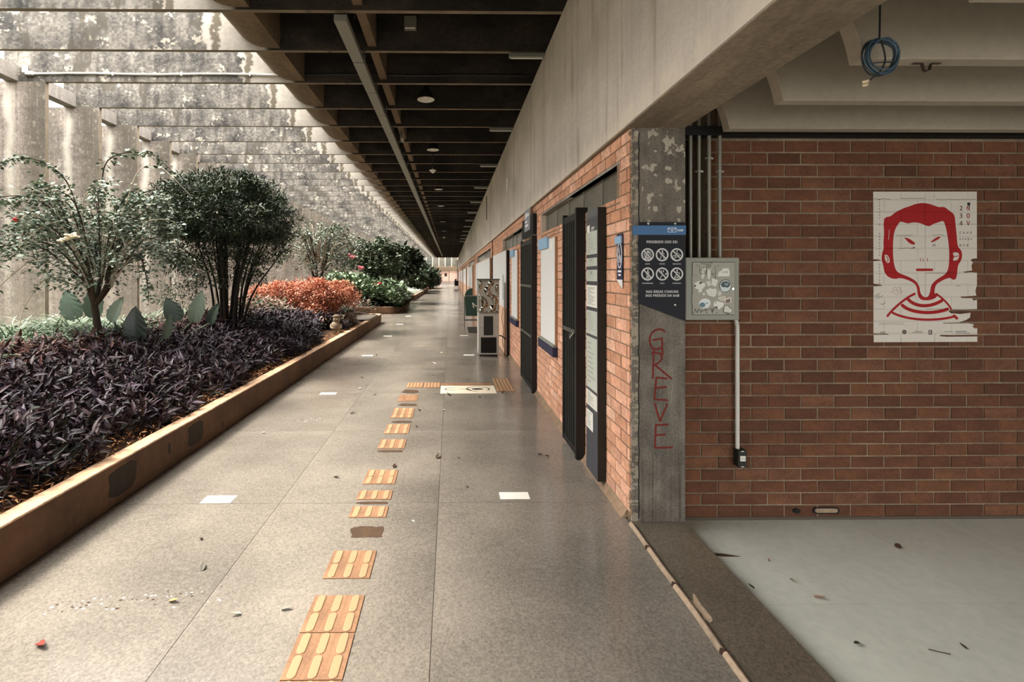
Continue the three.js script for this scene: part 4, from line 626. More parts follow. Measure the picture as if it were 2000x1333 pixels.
curbPaths.forEach(([label, path], i) => {
  const t = thing('planter_curb', label, 'planter', [0, 0, 0]);
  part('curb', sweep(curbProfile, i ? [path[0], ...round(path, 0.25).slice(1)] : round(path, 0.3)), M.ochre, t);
  const z0 = Math.max(...path.map((p) => p[1])), z1 = Math.min(...path.map((p) => p[1])); // soil, rising towards the fins
  const g = new THREE.PlaneGeometry(3.1, z0 - z1 - 0.1, 24, Math.min(120, Math.round((z0 - z1) * 6))); g.rotateX(-Math.PI / 2); g.translate(-4.02, 0, (z0 + z1) / 2);
  const p = g.attributes.position; for (let k = 0; k < p.count; k++) p.setY(k, groundY(p.getX(k)) + (fbm(p.getX(k) * 0.11 + 3, p.getZ(k) * 0.031 + 3, 30, 30, 3, 3) - 0.5) * 0.09); g.computeVertexNormals(); part('soil', g, M.soil, t);
  if (i === 0) { // dark paint patches on the curb face
    const patch = (z, w, h, y, s) => { const sh = new THREE.Shape(), n = 30; for (let k = 0; k <= n; k++) { const f = k / n * Math.PI * 2, q = 1 + (fbm(0.5 + 0.4 * Math.cos(f), 0.5 + 0.4 * Math.sin(f), 6, 6, 2, s) - 0.5) * 0.35, a = Math.sign(Math.cos(f)) * Math.pow(Math.abs(Math.cos(f)), 0.6) * w * q, b = Math.sign(Math.sin(f)) * Math.pow(Math.abs(Math.sin(f)), 0.6) * h * q; k ? sh.lineTo(a, b) : sh.moveTo(a, b); } const e = new THREE.ExtrudeGeometry(sh, { depth: 0.0015, bevelEnabled: false }); e.rotateY(Math.PI / 2); e.translate(-2.3355, y, z); return e; };
    part('dark_patch', patch(-3.42, 0.15, 0.105, 0.16, 5), M.patchDark, t); part('dark_patch', patch(-4.39, 0.13, 0.10, 0.165, 9), M.patchDark, t); part('dark_patch', patch(-3.98, 0.018, 0.05, 0.17, 17), M.patchDark, t); part('dark_patch', patch(-4.9, 0.015, 0.04, 0.08, 21), M.patchDark, t);
  }
});
{ // an unseen grassed bank, added behind the fins to block low light
  const sh = new THREE.Shape([[-60, -0.4], [-6.66, -0.4], [-6.66, 0.75], [-7.6, 1.2], [-13, 4.6], [-15, 5.2], [-60, 5.4]].map((p) => new THREE.Vector2(...p))), g = new THREE.ExtrudeGeometry(sh, { depth: 170, bevelEnabled: false });
  single('added_grass_bank', 'unseen grassed earth bank added outside the fins to block low light', 'ground', g, M.lawn, [0, 0, -140]).userData = { kind: 'structure' };
}

// ---------- leaves ----------
function leafGeo(len, wid, { fold = 0.25, droop = 0.25, seg = 4, tip = 0.9, base = 0.55 } = {}) { // along +z from the stalk, up +y
  const pos = [], idx = [], uv = [];
  for (let i = 0; i <= seg; i++) { const t = i / seg, w = wid / 2 * Math.pow(Math.sin(Math.PI * Math.pow(clamp(t * tip + (1 - tip) * (1 - t) * 0.3), base)), 0.9), y = -droop * len * t * t; for (const s of [-1, 0, 1]) { pos.push(s * w, y + (s ? fold * w : 0), t * len); uv.push(s * 0.5 + 0.5, t); } }
  for (let i = 0; i < seg; i++) for (let j = 0; j < 2; j++) { const a = i * 3 + j; idx.push(a, a + 3, a + 1, a + 1, a + 3, a + 4); }
  const g = new THREE.BufferGeometry(); g.setAttribute('position', new THREE.Float32BufferAttribute(pos, 3)); g.setAttribute('uv', new THREE.Float32BufferAttribute(uv, 2)); g.setIndex(idx); g.computeVertexNormals(); return g;
}
const leafMat = (o = {}) => new THREE.MeshPhysicalMaterial({ color: 0xffffff, roughness: 0.55, specularIntensity: 0.55, side: THREE.DoubleSide, ...o });
M.leaf = leafMat({ roughness: 0.55 }); M.leafDull = leafMat({ roughness: 0.65 });
const Q = new THREE.Quaternion(), Z = V(0, 0, 1), UP = V(0, 1, 0), mat4 = new THREE.Matrix4();
function aim(pos, dir, scale, roll = 0) { // places a leaf with its face as upward as it can
  const z = dir.clone().normalize(), x = UP.clone().cross(z); if (x.lengthSq() < 1e-4) x.set(1, 0, 0); x.normalize(); const y = z.clone().cross(x); const m = new THREE.Matrix4().makeBasis(x, y, z); if (roll) m.multiply(new THREE.Matrix4().makeRotationZ(roll)); m.scale(V(scale, scale, scale)); return m.setPosition(pos);
}
function foliage(parent, name, geo, mat, list) { // list of [matrix, colour]; too many to count
  const m = new THREE.InstancedMesh(geo, mat, list.length); m.name = name; m.userData = { kind: 'stuff' }; shadow(m);
  list.forEach(([t, c], i) => { m.setMatrixAt(i, t); m.setColorAt(i, c); }); parent.add(m); return m;
}
const tint = (cols, v = 0.2) => { const c = hex(cols[Math.floor(rnd() * cols.length)]); return c.multiplyScalar(rr(1 - v, 1 + v)); };
const dirOf = (az, el) => V(Math.cos(az) * Math.cos(el), Math.sin(el), Math.sin(az) * Math.cos(el));

// purple bed along the curb
const PURPLE = ['#271b25', '#20161e', '#2f222d', '#1b1318', '#30211f', '#2c191b', '#40323e', '#262320', '#382427'], PURPLE_BACK = ['#54322f', '#573a32', '#3c2628', '#5f4338'], UNDER = ['#23281d', '#2e3325', '#332722'];
{
  const t = thing('purple_heart_bed', 'dense bed of dark purple pointed leaves filling the front planter', 'plants', [0, 0, 0]), list = [], soft = leafGeo(0.10, 0.025, { fold: 0.5, droop: 0.3, seg: 4 }), stems = [];
  const inBed = (x, z) => { const d = -z, left = d < 5 ? -4.35 - (5 - d) * 0.02 : d < 9 ? -4.35 : -4.35 + (d - 9) * 0.42; if (x > -2.95 && d > 9.7 && d < 11.3) return false; return x < -2.56 - 0.05 * Math.sin(d * 2.1) - 0.06 * Math.sin(d * 5.3) && x > left && d < 11.6; };
  for (let n = 0; n < 10500; n++) {
    const x = rr(-5.2, -2.5), z = -rr(0.6, 11.6); if (!inBed(x, z)) continue; const d = -z;
    const edge = clamp((-2.5 - x) / 0.5), h = (0.13 + 0.24 * Math.sqrt(edge)) * rr(0.75, 1.15) + 0.03 * Math.sin(x * 5 + z * 3), y0 = groundY(x), lean = V(rr(-0.3, 0.3) + (1 - edge) * 0.25, 1, rr(-0.3, 0.3)).normalize(), az0 = rr(0, 6.28), k = d < 5 ? 8 : 6;
    for (let i = 0; i < k; i++) {
      const f = (i + 1.2) / (k + 0.6), p = V(x, y0, z).addScaledVector(lean, h * f), az = az0 + i * 2.6 + rr(-0.4, 0.4), el = lerp(-0.1, 0.8, f) + rr(-0.6, 0.6);
      const low = f < 0.45, back = x < -3.9 + rr(-0.3, 0.3) && f > 0.5; list.push([aim(p, dirOf(az, el), rr(0.55, 1.3) * (d > 8 ? 1.1 : 1), rr(-1.1, 1.1)), tint(low && rnd() < 0.6 ? UNDER : back ? PURPLE_BACK : PURPLE, 0.25), p.distanceTo(V(0, 1.61, 0)) - f * 1.2]);
    }
    if (d < 6) stems.push(tube([V(x, y0 - 0.02, z), V(x, y0, z).addScaledVector(lean, h * 0.55), V(x, y0, z).addScaledVector(lean, h)], [0.005, 0.004, 0.002], 3));
  }
  list.sort((a, b) => a[2] - b[2]); const vis = list.filter((l) => { const p = new THREE.Vector3().setFromMatrixPosition(l[0]); return p.x * 930 / -p.z > -872 && p.z < -2.2; }).slice(0, 300), set = new Set(vis);
  const mats = PURPLE.concat(UNDER.slice(0, 1)).map((c) => leafMat({ color: hex(c) }));
  vis.forEach(([m]) => { const l = part('leaf', soft, mats[Math.floor(rnd() * mats.length)], t); l.applyMatrix4(m); });
  foliage(t, 'leaves', soft, M.leaf, list.filter((l) => !set.has(l))); const s = part('stems', stems, M.stemPurple, t); s.userData.kind = 'stuff';
  // dry litter on the soil by the curb
  const litter = []; for (let n = 0; n < 2600; n++) { const x = rr(-2.66, -2.47), z = -rr(1.2, 13); litter.push([aim(V(x, groundY(x) + 0.055 + rr(0, 0.02), z), dirOf(rr(0, 6.28), rr(-0.2, 0.3)), rr(0.2, 0.5), rr(-1, 1)), tint(['#8a5c36', '#a8794c', '#6a3f22', '#bd9468'], 0.25)]); }
  const lt = thing('leaf_litter', 'brown dry leaf litter on the soil along the curb', 'litter', [0, 0, 0]); lt.userData.kind = 'stuff'; foliage(lt, 'dry_leaves', soft, M.leafDull, litter);
}
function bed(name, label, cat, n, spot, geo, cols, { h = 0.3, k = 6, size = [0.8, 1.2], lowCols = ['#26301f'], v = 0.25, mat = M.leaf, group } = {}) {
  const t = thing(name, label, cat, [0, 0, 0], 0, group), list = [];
  for (let i = 0; i < n; i++) { const s = spot(); if (!s) continue; const [x, y0, z, hh] = s, H = (hh ?? h) * rr(0.75, 1.12), lean = V(rr(-0.3, 0.3), 1, rr(-0.3, 0.3)).normalize(), a = rr(0, 6.28); for (let j = 0; j < k; j++) { const f = (j + 1) / k; list.push([aim(V(x, y0, z).addScaledVector(lean, H * f), dirOf(a + j * 2.4, lerp(-0.1, 0.8, f) + rr(-0.3, 0.3)), rr(...size), rr(-0.5, 0.5)), tint(f < 0.4 ? lowCols : cols, v)]); } }  // lower leaves darker: shade beneath the top leaves is painted into them
  foliage(t, 'leaves', geo, mat, list); return t;
}
const small = leafGeo(0.09, 0.035, { droop: 0.3, fold: 0.3 }), broad = leafGeo(0.11, 0.06, { droop: 0.35, fold: 0.25 }), roundLeaf = leafGeo(0.055, 0.042, { droop: 0.15, fold: 0.2, seg: 3 }), slim = leafGeo(0.075, 0.02, { droop: 0.25, fold: 0.3, seg: 3 });
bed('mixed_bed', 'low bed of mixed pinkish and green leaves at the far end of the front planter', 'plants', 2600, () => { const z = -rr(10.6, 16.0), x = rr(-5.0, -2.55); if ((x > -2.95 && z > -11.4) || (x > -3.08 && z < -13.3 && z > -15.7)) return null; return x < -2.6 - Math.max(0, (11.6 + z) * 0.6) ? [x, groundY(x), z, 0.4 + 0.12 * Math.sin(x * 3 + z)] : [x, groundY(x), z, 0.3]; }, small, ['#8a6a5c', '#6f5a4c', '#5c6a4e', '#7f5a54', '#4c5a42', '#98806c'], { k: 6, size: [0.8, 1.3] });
// arching grass clumps
function grass(name, label, spots, cols, len, wid, nBlade, group) {
  const t = thing(name, label, 'grass', [0, 0, 0], 0, group), g = (() => { const pos = [], idx = [], seg = 6; for (let i = 0; i <= seg; i++) { const u = i / seg, w = wid * Math.pow(1 - u, 0.6) / 2, a = u * 1.9; const z = Math.sin(a) * 0.42, y = (1 - Math.cos(a)) * 0 + Math.sin(Math.min(a, 2.4)) * 0 + u * 0.9 - u * u * 0.62; for (const s of [-1, 1]) pos.push(s * w, y, z * u + u * 0.25); } for (let i = 0; i < seg; i++) { const a = i * 2; idx.push(a, a + 1, a + 2, a + 1, a + 3, a + 2); } const q = new THREE.BufferGeometry(); q.setAttribute('position', new THREE.Float32BufferAttribute(pos, 3)); q.setIndex(idx); q.computeVertexNormals(); return q; })(), list = [];
  for (const [x, z, r] of spots) for (let i = 0; i < nBlade; i++) { const a = rr(0, 6.28), q = rr(0, r); list.push([new THREE.Matrix4().compose(V(x + Math.cos(a) * q, groundY(x) - 0.02, z + Math.sin(a) * q), new THREE.Quaternion().setFromEuler(new THREE.Euler(rr(-0.25, 0.35), rr(0, 6.28), rr(-0.2, 0.2), 'YXZ')), V(1, 1, 1).multiplyScalar(len * rr(0.6, 1.15))), tint(cols, 0.25)]); }
  t.userData.kind = 'stuff'; foliage(t, 'blades', g, M.leafDull, list); return t;
}
{ const s = []; for (let i = 0; i < 16; i++) s.push([rr(-5.4, -4.4), -rr(3.6, 6.8), 0.25]); grass('arching_grass', 'pale arching grass clumps at the left edge against the fins', s, ['#8fa088', '#7a8c74', '#a3b09a', '#66785f'], 0.85, 0.024, 260); }
{ const s = []; for (let i = 0; i < 14; i++) s.push([rr(-5.3, -4.5), -rr(6.4, 9.6), 0.22]); grass('arching_grass', 'low grey green grass between the big leaves and the dark bush', s, ['#7c8c76', '#68785f', '#93a08a'], 0.68, 0.02, 190); }
{ const s = []; for (let i = 0; i < 16; i++) s.push([rr(-4.9, -3.3), -rr(9.2, 11.6), 0.2]); grass('arching_grass', 'bluish green tufts of grass in front of the orange shrub', s, ['#5d7560', '#4c6450', '#72876f'], 0.55, 0.02, 160); }
{ const s = []; for (let i = 0; i < 26; i++) s.push([rr(-4.6, -2.6), -rr(31.6, 37), 0.3]); grass('striped_grass', 'bright pale striped grass spilling over the third planter', s, ['#c6cdbb', '#b0bba5', '#dadfce'], 0.75, 0.05, 90); }

// big elephant-ear leaves, each leaf its own part
function earLeaf(len, wid) {
  const pos = [], idx = [], uv = [], nu = 10, nv = 12;
  for (let j = 0; j <= nv; j++) for (let i = 0; i <= nu; i++) { const v = j / nv, u = i / nu * 2 - 1, w = wid / 2 * Math.pow(Math.sin(Math.PI * Math.pow(0.06 + v * 0.94, 0.72)), 0.75) * (1 + 0.04 * Math.sin(v * 40)), rib = 0.012 * Math.cos(v * 44 - Math.abs(u) * 9) * Math.abs(u); pos.push(u * w, v * len - 0.05 * len, (0.18 * Math.abs(u) * w + rib) - 0.16 * len * v * v); uv.push(u * 0.5 + 0.5, v); }
  for (let j = 0; j < nv; j++) for (let i = 0; i < nu; i++) { const a = j * (nu + 1) + i, b = a + nu + 1; idx.push(a, a + 1, b, a + 1, b + 1, b); }
  const g = new THREE.BufferGeometry(); g.setAttribute('position', new THREE.Float32BufferAttribute(pos, 3)); g.setAttribute('uv', new THREE.Float32BufferAttribute(uv, 2)); g.setIndex(idx); g.computeVertexNormals(); return g;
}
const earTex = canvasTex(256, 384, (c, w, h) => { c.fillStyle = '#ffffff'; c.fillRect(0, 0, w, h); c.strokeStyle = '#dfe8d8'; c.lineWidth = 6; c.beginPath(); c.moveTo(128, 384); c.lineTo(128, 0); c.stroke(); c.lineWidth = 2.5; c.strokeStyle = '#cfdcc8'; for (let y = 20; y < 380; y += 30) { c.beginPath(); c.moveTo(128, y + 26); c.quadraticCurveTo(60, y + 8, 0, y - 26); c.moveTo(128, y + 26); c.quadraticCurveTo(196, y + 8, 256, y - 26); c.stroke(); } });
const earMat = (c) => new THREE.MeshStandardMaterial({ color: hex(c), map: earTex, roughness: 0.4, side: THREE.DoubleSide });
function earPlant(label, x, z, leaves) {
  const y = groundY(x), t = thing('elephant_ear', label, 'plant', [x, y, z]);
  for (const [dx, dy, dz, len, wid, ry, rx, rz, col] of leaves) { const m = part('leaf', earLeaf(len, wid), earMat(col), t, [dx, dy, dz]); m.rotation.set(rx, ry, rz, 'YXZ'); part('stalk', tube([[0, 0, 0], [dx * 0.5, dy * 0.6, dz * 0.4], [dx, dy, dz]], [0.014, 0.012, 0.008], 6, 6), M.stalk, t); }
}
earPlant('elephant-ear plant with one big upright dark leaf in the middle of the purple bed', -3.70, -5.85, [[0.0, 0.36, 0.2, 0.43, 0.27, 0.15, 0.1, 0.06, '#212a23'], [0.2, 0.38, 0, 0.32, 0.15, 1.3, 0.0, -0.5, '#5d6c5e'], [-0.2, 0.38, 0.1, 0.3, 0.15, -0.5, 0.3, 0.85, '#262e27']]);
earPlant('elephant-ear plant with pale ribbed leaves behind the big dark one', -3.95, -6.7, [[0.12, 0.46, 0, 0.36, 0.24, 0.6, -0.05, 0.35, '#3f4c42'], [0.38, 0.46, 0.05, 0.46, 0.2, 0.5, 0.1, -0.25, '#7c8b79'], [0.58, 0.42, 0.0, 0.34, 0.18, -0.4, 0.1, -0.5, '#333e35']]);
earPlant('elephant-ear plant with broad pale leaves at the foot of the rose bush', -4.75, -6.4, [[-0.2, 0.38, 0.05, 0.42, 0.28, 0.2, 0.0, 0.4, '#66776a'], [0.08, 0.40, 0.1, 0.5, 0.31, -0.15, 0.05, 0.0, '#4d5e50'], [0.3, 0.34, 0.1, 0.36, 0.22, -0.3, 0.0, -0.4, '#95a293']]);

// ---------- shrubs and small trees ----------
function crownLeaves(list, c, r, clusters, per, spread, cols, size, { under = 0.0, shell = 0.55, flat = 1, lowCols } = {}) {
  for (let i = 0; i < clusters; i++) {
    const az = rr(0, 6.28), sy = rr(-1, 1), q = Math.sqrt(1 - sy * sy), rad = shell + (1 - shell) * Math.sqrt(rnd()); const o = V(Math.cos(az) * q * r[0] * rad, sy * r[1] * rad, Math.sin(az) * q * r[2] * rad); if (o.y < -r[1] * (1 - under)) o.y *= 0.6; const p = c.clone().add(o), out = V(o.x / r[0], o.y / r[1] * 0.6 + 0.35, o.z / r[2]).normalize();
    for (let k = 0; k < per; k++) { const g = V(rr(-1, 1), rr(-1, 1) * flat, rr(-1, 1)).multiplyScalar(spread), d = out.clone().multiplyScalar(0.7).add(V(rr(-1, 1), rr(-0.7, 0.7), rr(-1, 1))); list.push([aim(p.clone().add(g), d, rr(...size), rr(-0.6, 0.6)), tint(lowCols && sy < -0.2 ? lowCols : cols, 0.3)]); }
  }
}
{ // dark vase-shaped bush
  const x = -3.82, z = -8.2, y = groundY(x), t = thing('bush', 'large dark green bush on a fan of bare black stems', 'bush', [x, y, z]), list = [], G = ['#2e3827', '#394331', '#252e20', '#4c5743', '#5f6a55'];
  for (let i = 0; i < 30; i++) { const a = rr(0, 6.28), q = Math.sqrt(rnd()), b = V(Math.cos(a) * 0.2 * q, 0, Math.sin(a) * 0.16 * q), top = V(Math.cos(a) * rr(0.35, 1.05) * q + 0.02, rr(1.45, 2.1), Math.sin(a) * rr(0.3, 0.85) * q), mid = b.clone().lerp(top, 0.5).multiply(V(0.72, 1, 0.72)); part('stem', tube([b, mid, top], [rr(0.02, 0.034), 0.018, 0.009], 6, 8), M.barkDark, t); }
  const c = V(-0.05, 2.12, 0); crownLeaves(list, c, [1.22, 0.72, 1.05], 420, 62, 0.13, G, [0.75, 1.25], { shell: 0.5, flat: 0.55, under: 0.45 });
  crownLeaves(list, c.clone().add(V(0, 0.08, 0)), [0.9, 0.5, 0.8], 130, 50, 0.16, G, [0.75, 1.2], { shell: 0.2 }); crownLeaves(list, V(0.05, 1.3, 0.1), [0.7, 0.35, 0.6], 60, 40, 0.13, G, [0.8, 1.2], { shell: 0.3 });
  crownLeaves(list, V(-0.75, 1.5, 0.1), [0.45, 0.25, 0.4], 40, 40, 0.12, G, [0.8, 1.2], { shell: 0.4 }); crownLeaves(list, V(0.6, 1.55, 0.1), [0.5, 0.25, 0.4], 40, 40, 0.12, G, [0.8, 1.2], { shell: 0.4 }); crownLeaves(list, V(-0.75, 0.75, 0.1), [0.35, 0.3, 0.3], 26, 30, 0.1, ['#46543f', '#56644c', '#303b2b'], [0.7, 1.1], {}); crownLeaves(list, V(0.35, 0.45, 0.1), [0.25, 0.25, 0.2], 8, 20, 0.1, ['#303b2b', '#232b20'], [0.8, 1.1], {});
  foliage(t, 'leaves', slim, M.leaf, list);
}
function roseBush(label, x, z, s, c, r, nBranch, flowers, cols, leafScale = 1, seedLeaves = 1, arcs = []) {
  const y = groundY(x), t = thing('flowering_shrub', label, 'shrub', [x, y, z]), list = [];
  part('trunk', tube([[0, 0, 0], [-0.02 * s, 0.4 * s, 0], [-0.05 * s, 0.72 * s, 0.02]], [0.055 * s, 0.045 * s, 0.04 * s], 8, 6), M.bark, t);
  for (let i = 0; i < 5; i++) { const a = i * 1.257 + 0.4; part('branch', tube([[-0.05 * s, 0.7 * s, 0.02], [Math.cos(a) * 0.14 * s, 1.0 * s, Math.sin(a) * 0.12 * s], [Math.cos(a) * 0.22 * s, 1.35 * s, Math.sin(a) * 0.2 * s]], [0.032 * s, 0.024 * s, 0.014 * s], 6, 8), M.bark, t); }
  for (let i = 0; i < nBranch; i++) {
    const a = rr(0, 6.28), el = rr(-0.35, 1.1), len = rr(0.55, 1.0), e = c.clone().add(V(Math.cos(a) * Math.cos(el) * r[0] * len, Math.sin(el) * r[1] * len, Math.sin(a) * Math.cos(el) * r[2] * len)), st = V(Math.cos(a) * 0.15 * s, rr(0.95, 1.3) * s, Math.sin(a) * 0.12 * s), mid = st.clone().lerp(e, 0.55).add(V(0, rr(0.12, 0.45) * s, 0)), tip = e.clone().add(V(Math.cos(a) * 0.12, -rr(0.05, 0.28), Math.sin(a) * 0.1)), cv = new THREE.CatmullRomCurve3([st, mid, e, tip]);
    part('twig', tube([st, mid, e, tip], [0.013 * s, 0.008 * s, 0.005 * s, 0.002], 5, 14), rnd() > 0.5 ? M.twigPale : M.bark, t);
    for (let k = 0; k < 58 * seedLeaves; k++) { const u = rr(0.2, 1), p = cv.getPoint(u), d = dirOf(rr(0, 6.28), rr(-0.6, 0.8)); p.add(V(rr(-1, 1), rr(-1, 1), rr(-1, 1)).multiplyScalar(0.035 + 0.07 * rnd())); list.push([aim(p, d, rr(0.65, 1.3) * leafScale, rr(-0.8, 0.8)), tint(cols, 0.3)]); }
  }
  for (const a of arcs) { // long bare or leafy twigs arching out of the crown
    const leafy = a[a.length - 1], pts = a.slice(0, -1).map(([px, py], k) => V(px, py, 0.12 + 0.1 * k)), cv = new THREE.CatmullRomCurve3(pts); part('arching_twig', tube(pts, pts.map((_, k) => 0.009 - 0.0015 * k), 5, 18), leafy ? M.bark : M.twigPale, t);
    for (let k = 0; k < (leafy ? 150 : 26); k++) { const p = cv.getPoint(leafy ? rr(0.25, 1) : rr(0.1, 1)); p.add(V(rr(-1, 1), rr(-1, 0.6), rr(-1, 1)).multiplyScalar(leafy ? 0.05 : 0.03)); list.push([aim(p, dirOf(rr(0, 6.28), rr(-0.8, 0.6)), rr(0.7, 1.25) * leafScale, rr(-0.8, 0.8)), tint(cols, 0.3)]); }
  }
  crownLeaves(list, c.clone().add(V(0, -0.12 * s, 0)), [r[0] * 0.62, r[1] * 0.62, r[2] * 0.6], 130 * seedLeaves, 16, 0.12, cols, [0.6 * leafScale, 1.15 * leafScale], { shell: 0.2 });
  foliage(t, 'leaves', roundLeaf, M.leaf, list);
  for (const [fx, fy, fz, fr, col] of flowers) { const pet = []; for (let k = 0; k < 9; k++) { const b = new THREE.SphereGeometry(fr * rr(0.45, 0.7), 7, 5); b.scale(1, 0.6, 1); b.translate(rr(-1, 1) * fr * 0.8, rr(-0.6, 0.6) * fr, rr(-0.4, 0.6) * fr); pet.push(b); } part('flower', pet, col, t, [fx, fy, fz]); }
}
const GREYG = ['#66735f', '#525f4d', '#7d8a76', '#434f3f', '#8f9a88'];
roseBush('sprawling flowering bush with long arching twigs at the left, one red and one cream flower', -4.28, -5.85, 0.92, V(-0.12, 1.5, 0), [1.15, 0.92, 0.75], 58, [[-0.56, 1.64, 0.5, 0.032, M.red], [0.12, 1.44, 0.62, 0.045, M.creamFlower], [0.2, 1.465, 0.62, 0.038, M.creamFlower], [0.05, 1.41, 0.62, 0.032, M.creamFlower]], GREYG, 0.8, 1.5,
  [[[0.2, 1.3], [0.318, 1.43], [0.554, 1.90], [0.76, 2.226], [1.027, 2.244], [1.44, 1.90], 0], [[0.1, 1.9], [0.26, 2.375], [0.79, 2.434], [1.205, 2.138], 1], [[0.0, 1.2], [-0.274, 1.487], [-0.57, 1.369], [-0.924, 1.132], 0], [[-0.1, 1.6], [-0.274, 2.197], [-0.57, 2.374], [-0.924, 2.256], 1], [[-0.1, 1.5], [-0.008, 1.96], [0.26, 2.02], [0.495, 1.724], 0], [[0.1, 1.4], [0.40, 1.85], [0.62, 2.0], [0.85, 1.75], [0.9, 1.5], 1], [[-0.2, 1.1], [-0.5, 1.25], [-0.85, 0.95], [-1.05, 0.6], 0], [[-0.2, 0.9], [-0.42, 1.0], [-0.6, 0.7], [-0.62, 0.3], 0], [[-0.3, 1.7], [-0.7, 1.95], [-1.0, 1.8], [-1.15, 1.5], 1], [[0.35, 1.2], [0.62, 1.25], [0.78, 0.95], [0.86, 0.72], 1]]);
roseBush('thin pale flowering shrub in front of the fins behind the orange shrub', -3.65, -13.2, 1.3, V(0.1, 1.75, 0), [1.35, 1.0, 0.9], 50, [], ['#77826f', '#657060', '#8f998a', '#545f4e'], 1.05, 1.1);
roseBush('dense dark shrub with red flowers in the second planter', -3.5, -21.5, 1.6, V(0.2, 1.85, 0), [1.45, 1.0, 1.2], 60, [[0.35, 0.75, 1.05, 0.16, M.redBright], [-0.75, 2.0, 0.9, 0.15, M.pinkRed], [-0.35, 1.5, 1.0, 0.10, M.pinkRed]], ['#55634b', '#46523c', '#6b7860', '#39442f'], 2.0, 1.6);
{ // orange shrub
  const t = thing('orange_shrub', 'bright orange-leaved shrub mounded behind the purple bed', 'shrub', [-3.75, groundY(-3.75), -12.1]), list = [], O = ['#b87858', '#b06d4e', '#c4896a', '#a26049', '#c99a7e', '#b36a58'];
  for (const [x, y, z, a, b, c, n] of [[-0.55, 0.5, 0, 0.85, 0.42, 0.6, 150], [0.25, 0.55, 0, 0.75, 0.45, 0.6, 140], [0.1, 0.2, 0.5, 0.6, 0.3, 0.35, 70], [0.85, 0.62, -0.1, 0.55, 0.3, 0.45, 60]]) crownLeaves(list, V(x, y, z), [a, b, c], n * 2, 40, 0.1, O, [0.45, 0.85], { shell: 0.6, under: 0.3, });
  foliage(t, 'leaves', small, M.leafDull, list);
}
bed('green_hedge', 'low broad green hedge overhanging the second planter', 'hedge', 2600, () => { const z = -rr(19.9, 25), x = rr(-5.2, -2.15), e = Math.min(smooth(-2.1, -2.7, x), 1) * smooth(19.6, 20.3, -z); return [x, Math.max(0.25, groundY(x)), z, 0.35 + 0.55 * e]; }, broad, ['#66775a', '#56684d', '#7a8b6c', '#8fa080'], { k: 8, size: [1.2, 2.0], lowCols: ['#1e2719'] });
function blobTree(name, label, cat, x, z, trunkH, c, r, n, cols, geo, size, spread = 0.3) { const y = groundY(x), t = thing(name, label, cat, [x, y, z]), list = []; if (trunkH) { part('trunk', tube([[0, -0.05, 0], [0.06, trunkH * 0.5, 0], [0, trunkH, 0]], [0.1, 0.08, 0.05], 7, 6), M.barkDark, t); } crownLeaves(list, V(...c), r, n, 26, spread, cols, size, { shell: 0.55, under: 0.2 }); foliage(t, 'leaves', geo, M.leaf, list); }
blobTree('broadleaf_tree', 'dark broad-leaved tree leaning over the corridor edge beyond the red flowers', 'tree', -3.0, -26.8, 1.7, [0.1, 2.0, 0], [1.15, 0.75, 1.3], 150, ['#2b3527', '#36422f', '#48543f', '#6d7863'], broad, [1.8, 3.2], 0.22);
blobTree('shrub', 'grey green shrub under the dark broad-leaved tree', 'shrub', -4.0, -30.5, 0, [0, 1.0, 0], [1.2, 0.9, 1.4], 110, ['#5c6852', '#6d7863', '#8a9480', '#4a5642'], broad, [1.6, 2.6], 0.25);
blobTree('shrub', 'rounded green shrub behind the pale striped grass', 'shrub', -3.6, -42.5, 0, [0.1, 0.95, 0], [1.3, 0.9, 2.2], 150, ['#4c5b45', '#5d6d55', '#74846a', '#3c4a36'], broad, [2, 3.4], 0.35);
blobTree('shrub', 'dark green shrub farther along the third planter', 'shrub', -3.3, -47.5, 0, [0.2, 1.2, 0], [1.2, 1.2, 1.8], 120, ['#3b4a38', '#4a5944', '#2f3c2c'], broad, [2, 3.4], 0.35);
blobTree('shrub', 'last green shrub in front of the far pink wall', 'shrub', -3.2, -58, 0, [0.3, 1.0, 0], [1.4, 1.0, 3], 120, ['#4a5945', '#3b4a38', '#63735c'], broad, [2.4, 4], 0.4);
blobTree('shrub', 'small reddish brown shrub at the end of the planters', 'shrub', -2.9, -66, 0, [0.5, 0.55, 0], [0.9, 0.45, 2], 60, ['#6a4a40', '#5b5146', '#7a5a4c'], broad, [2.2, 3.6], 0.3);
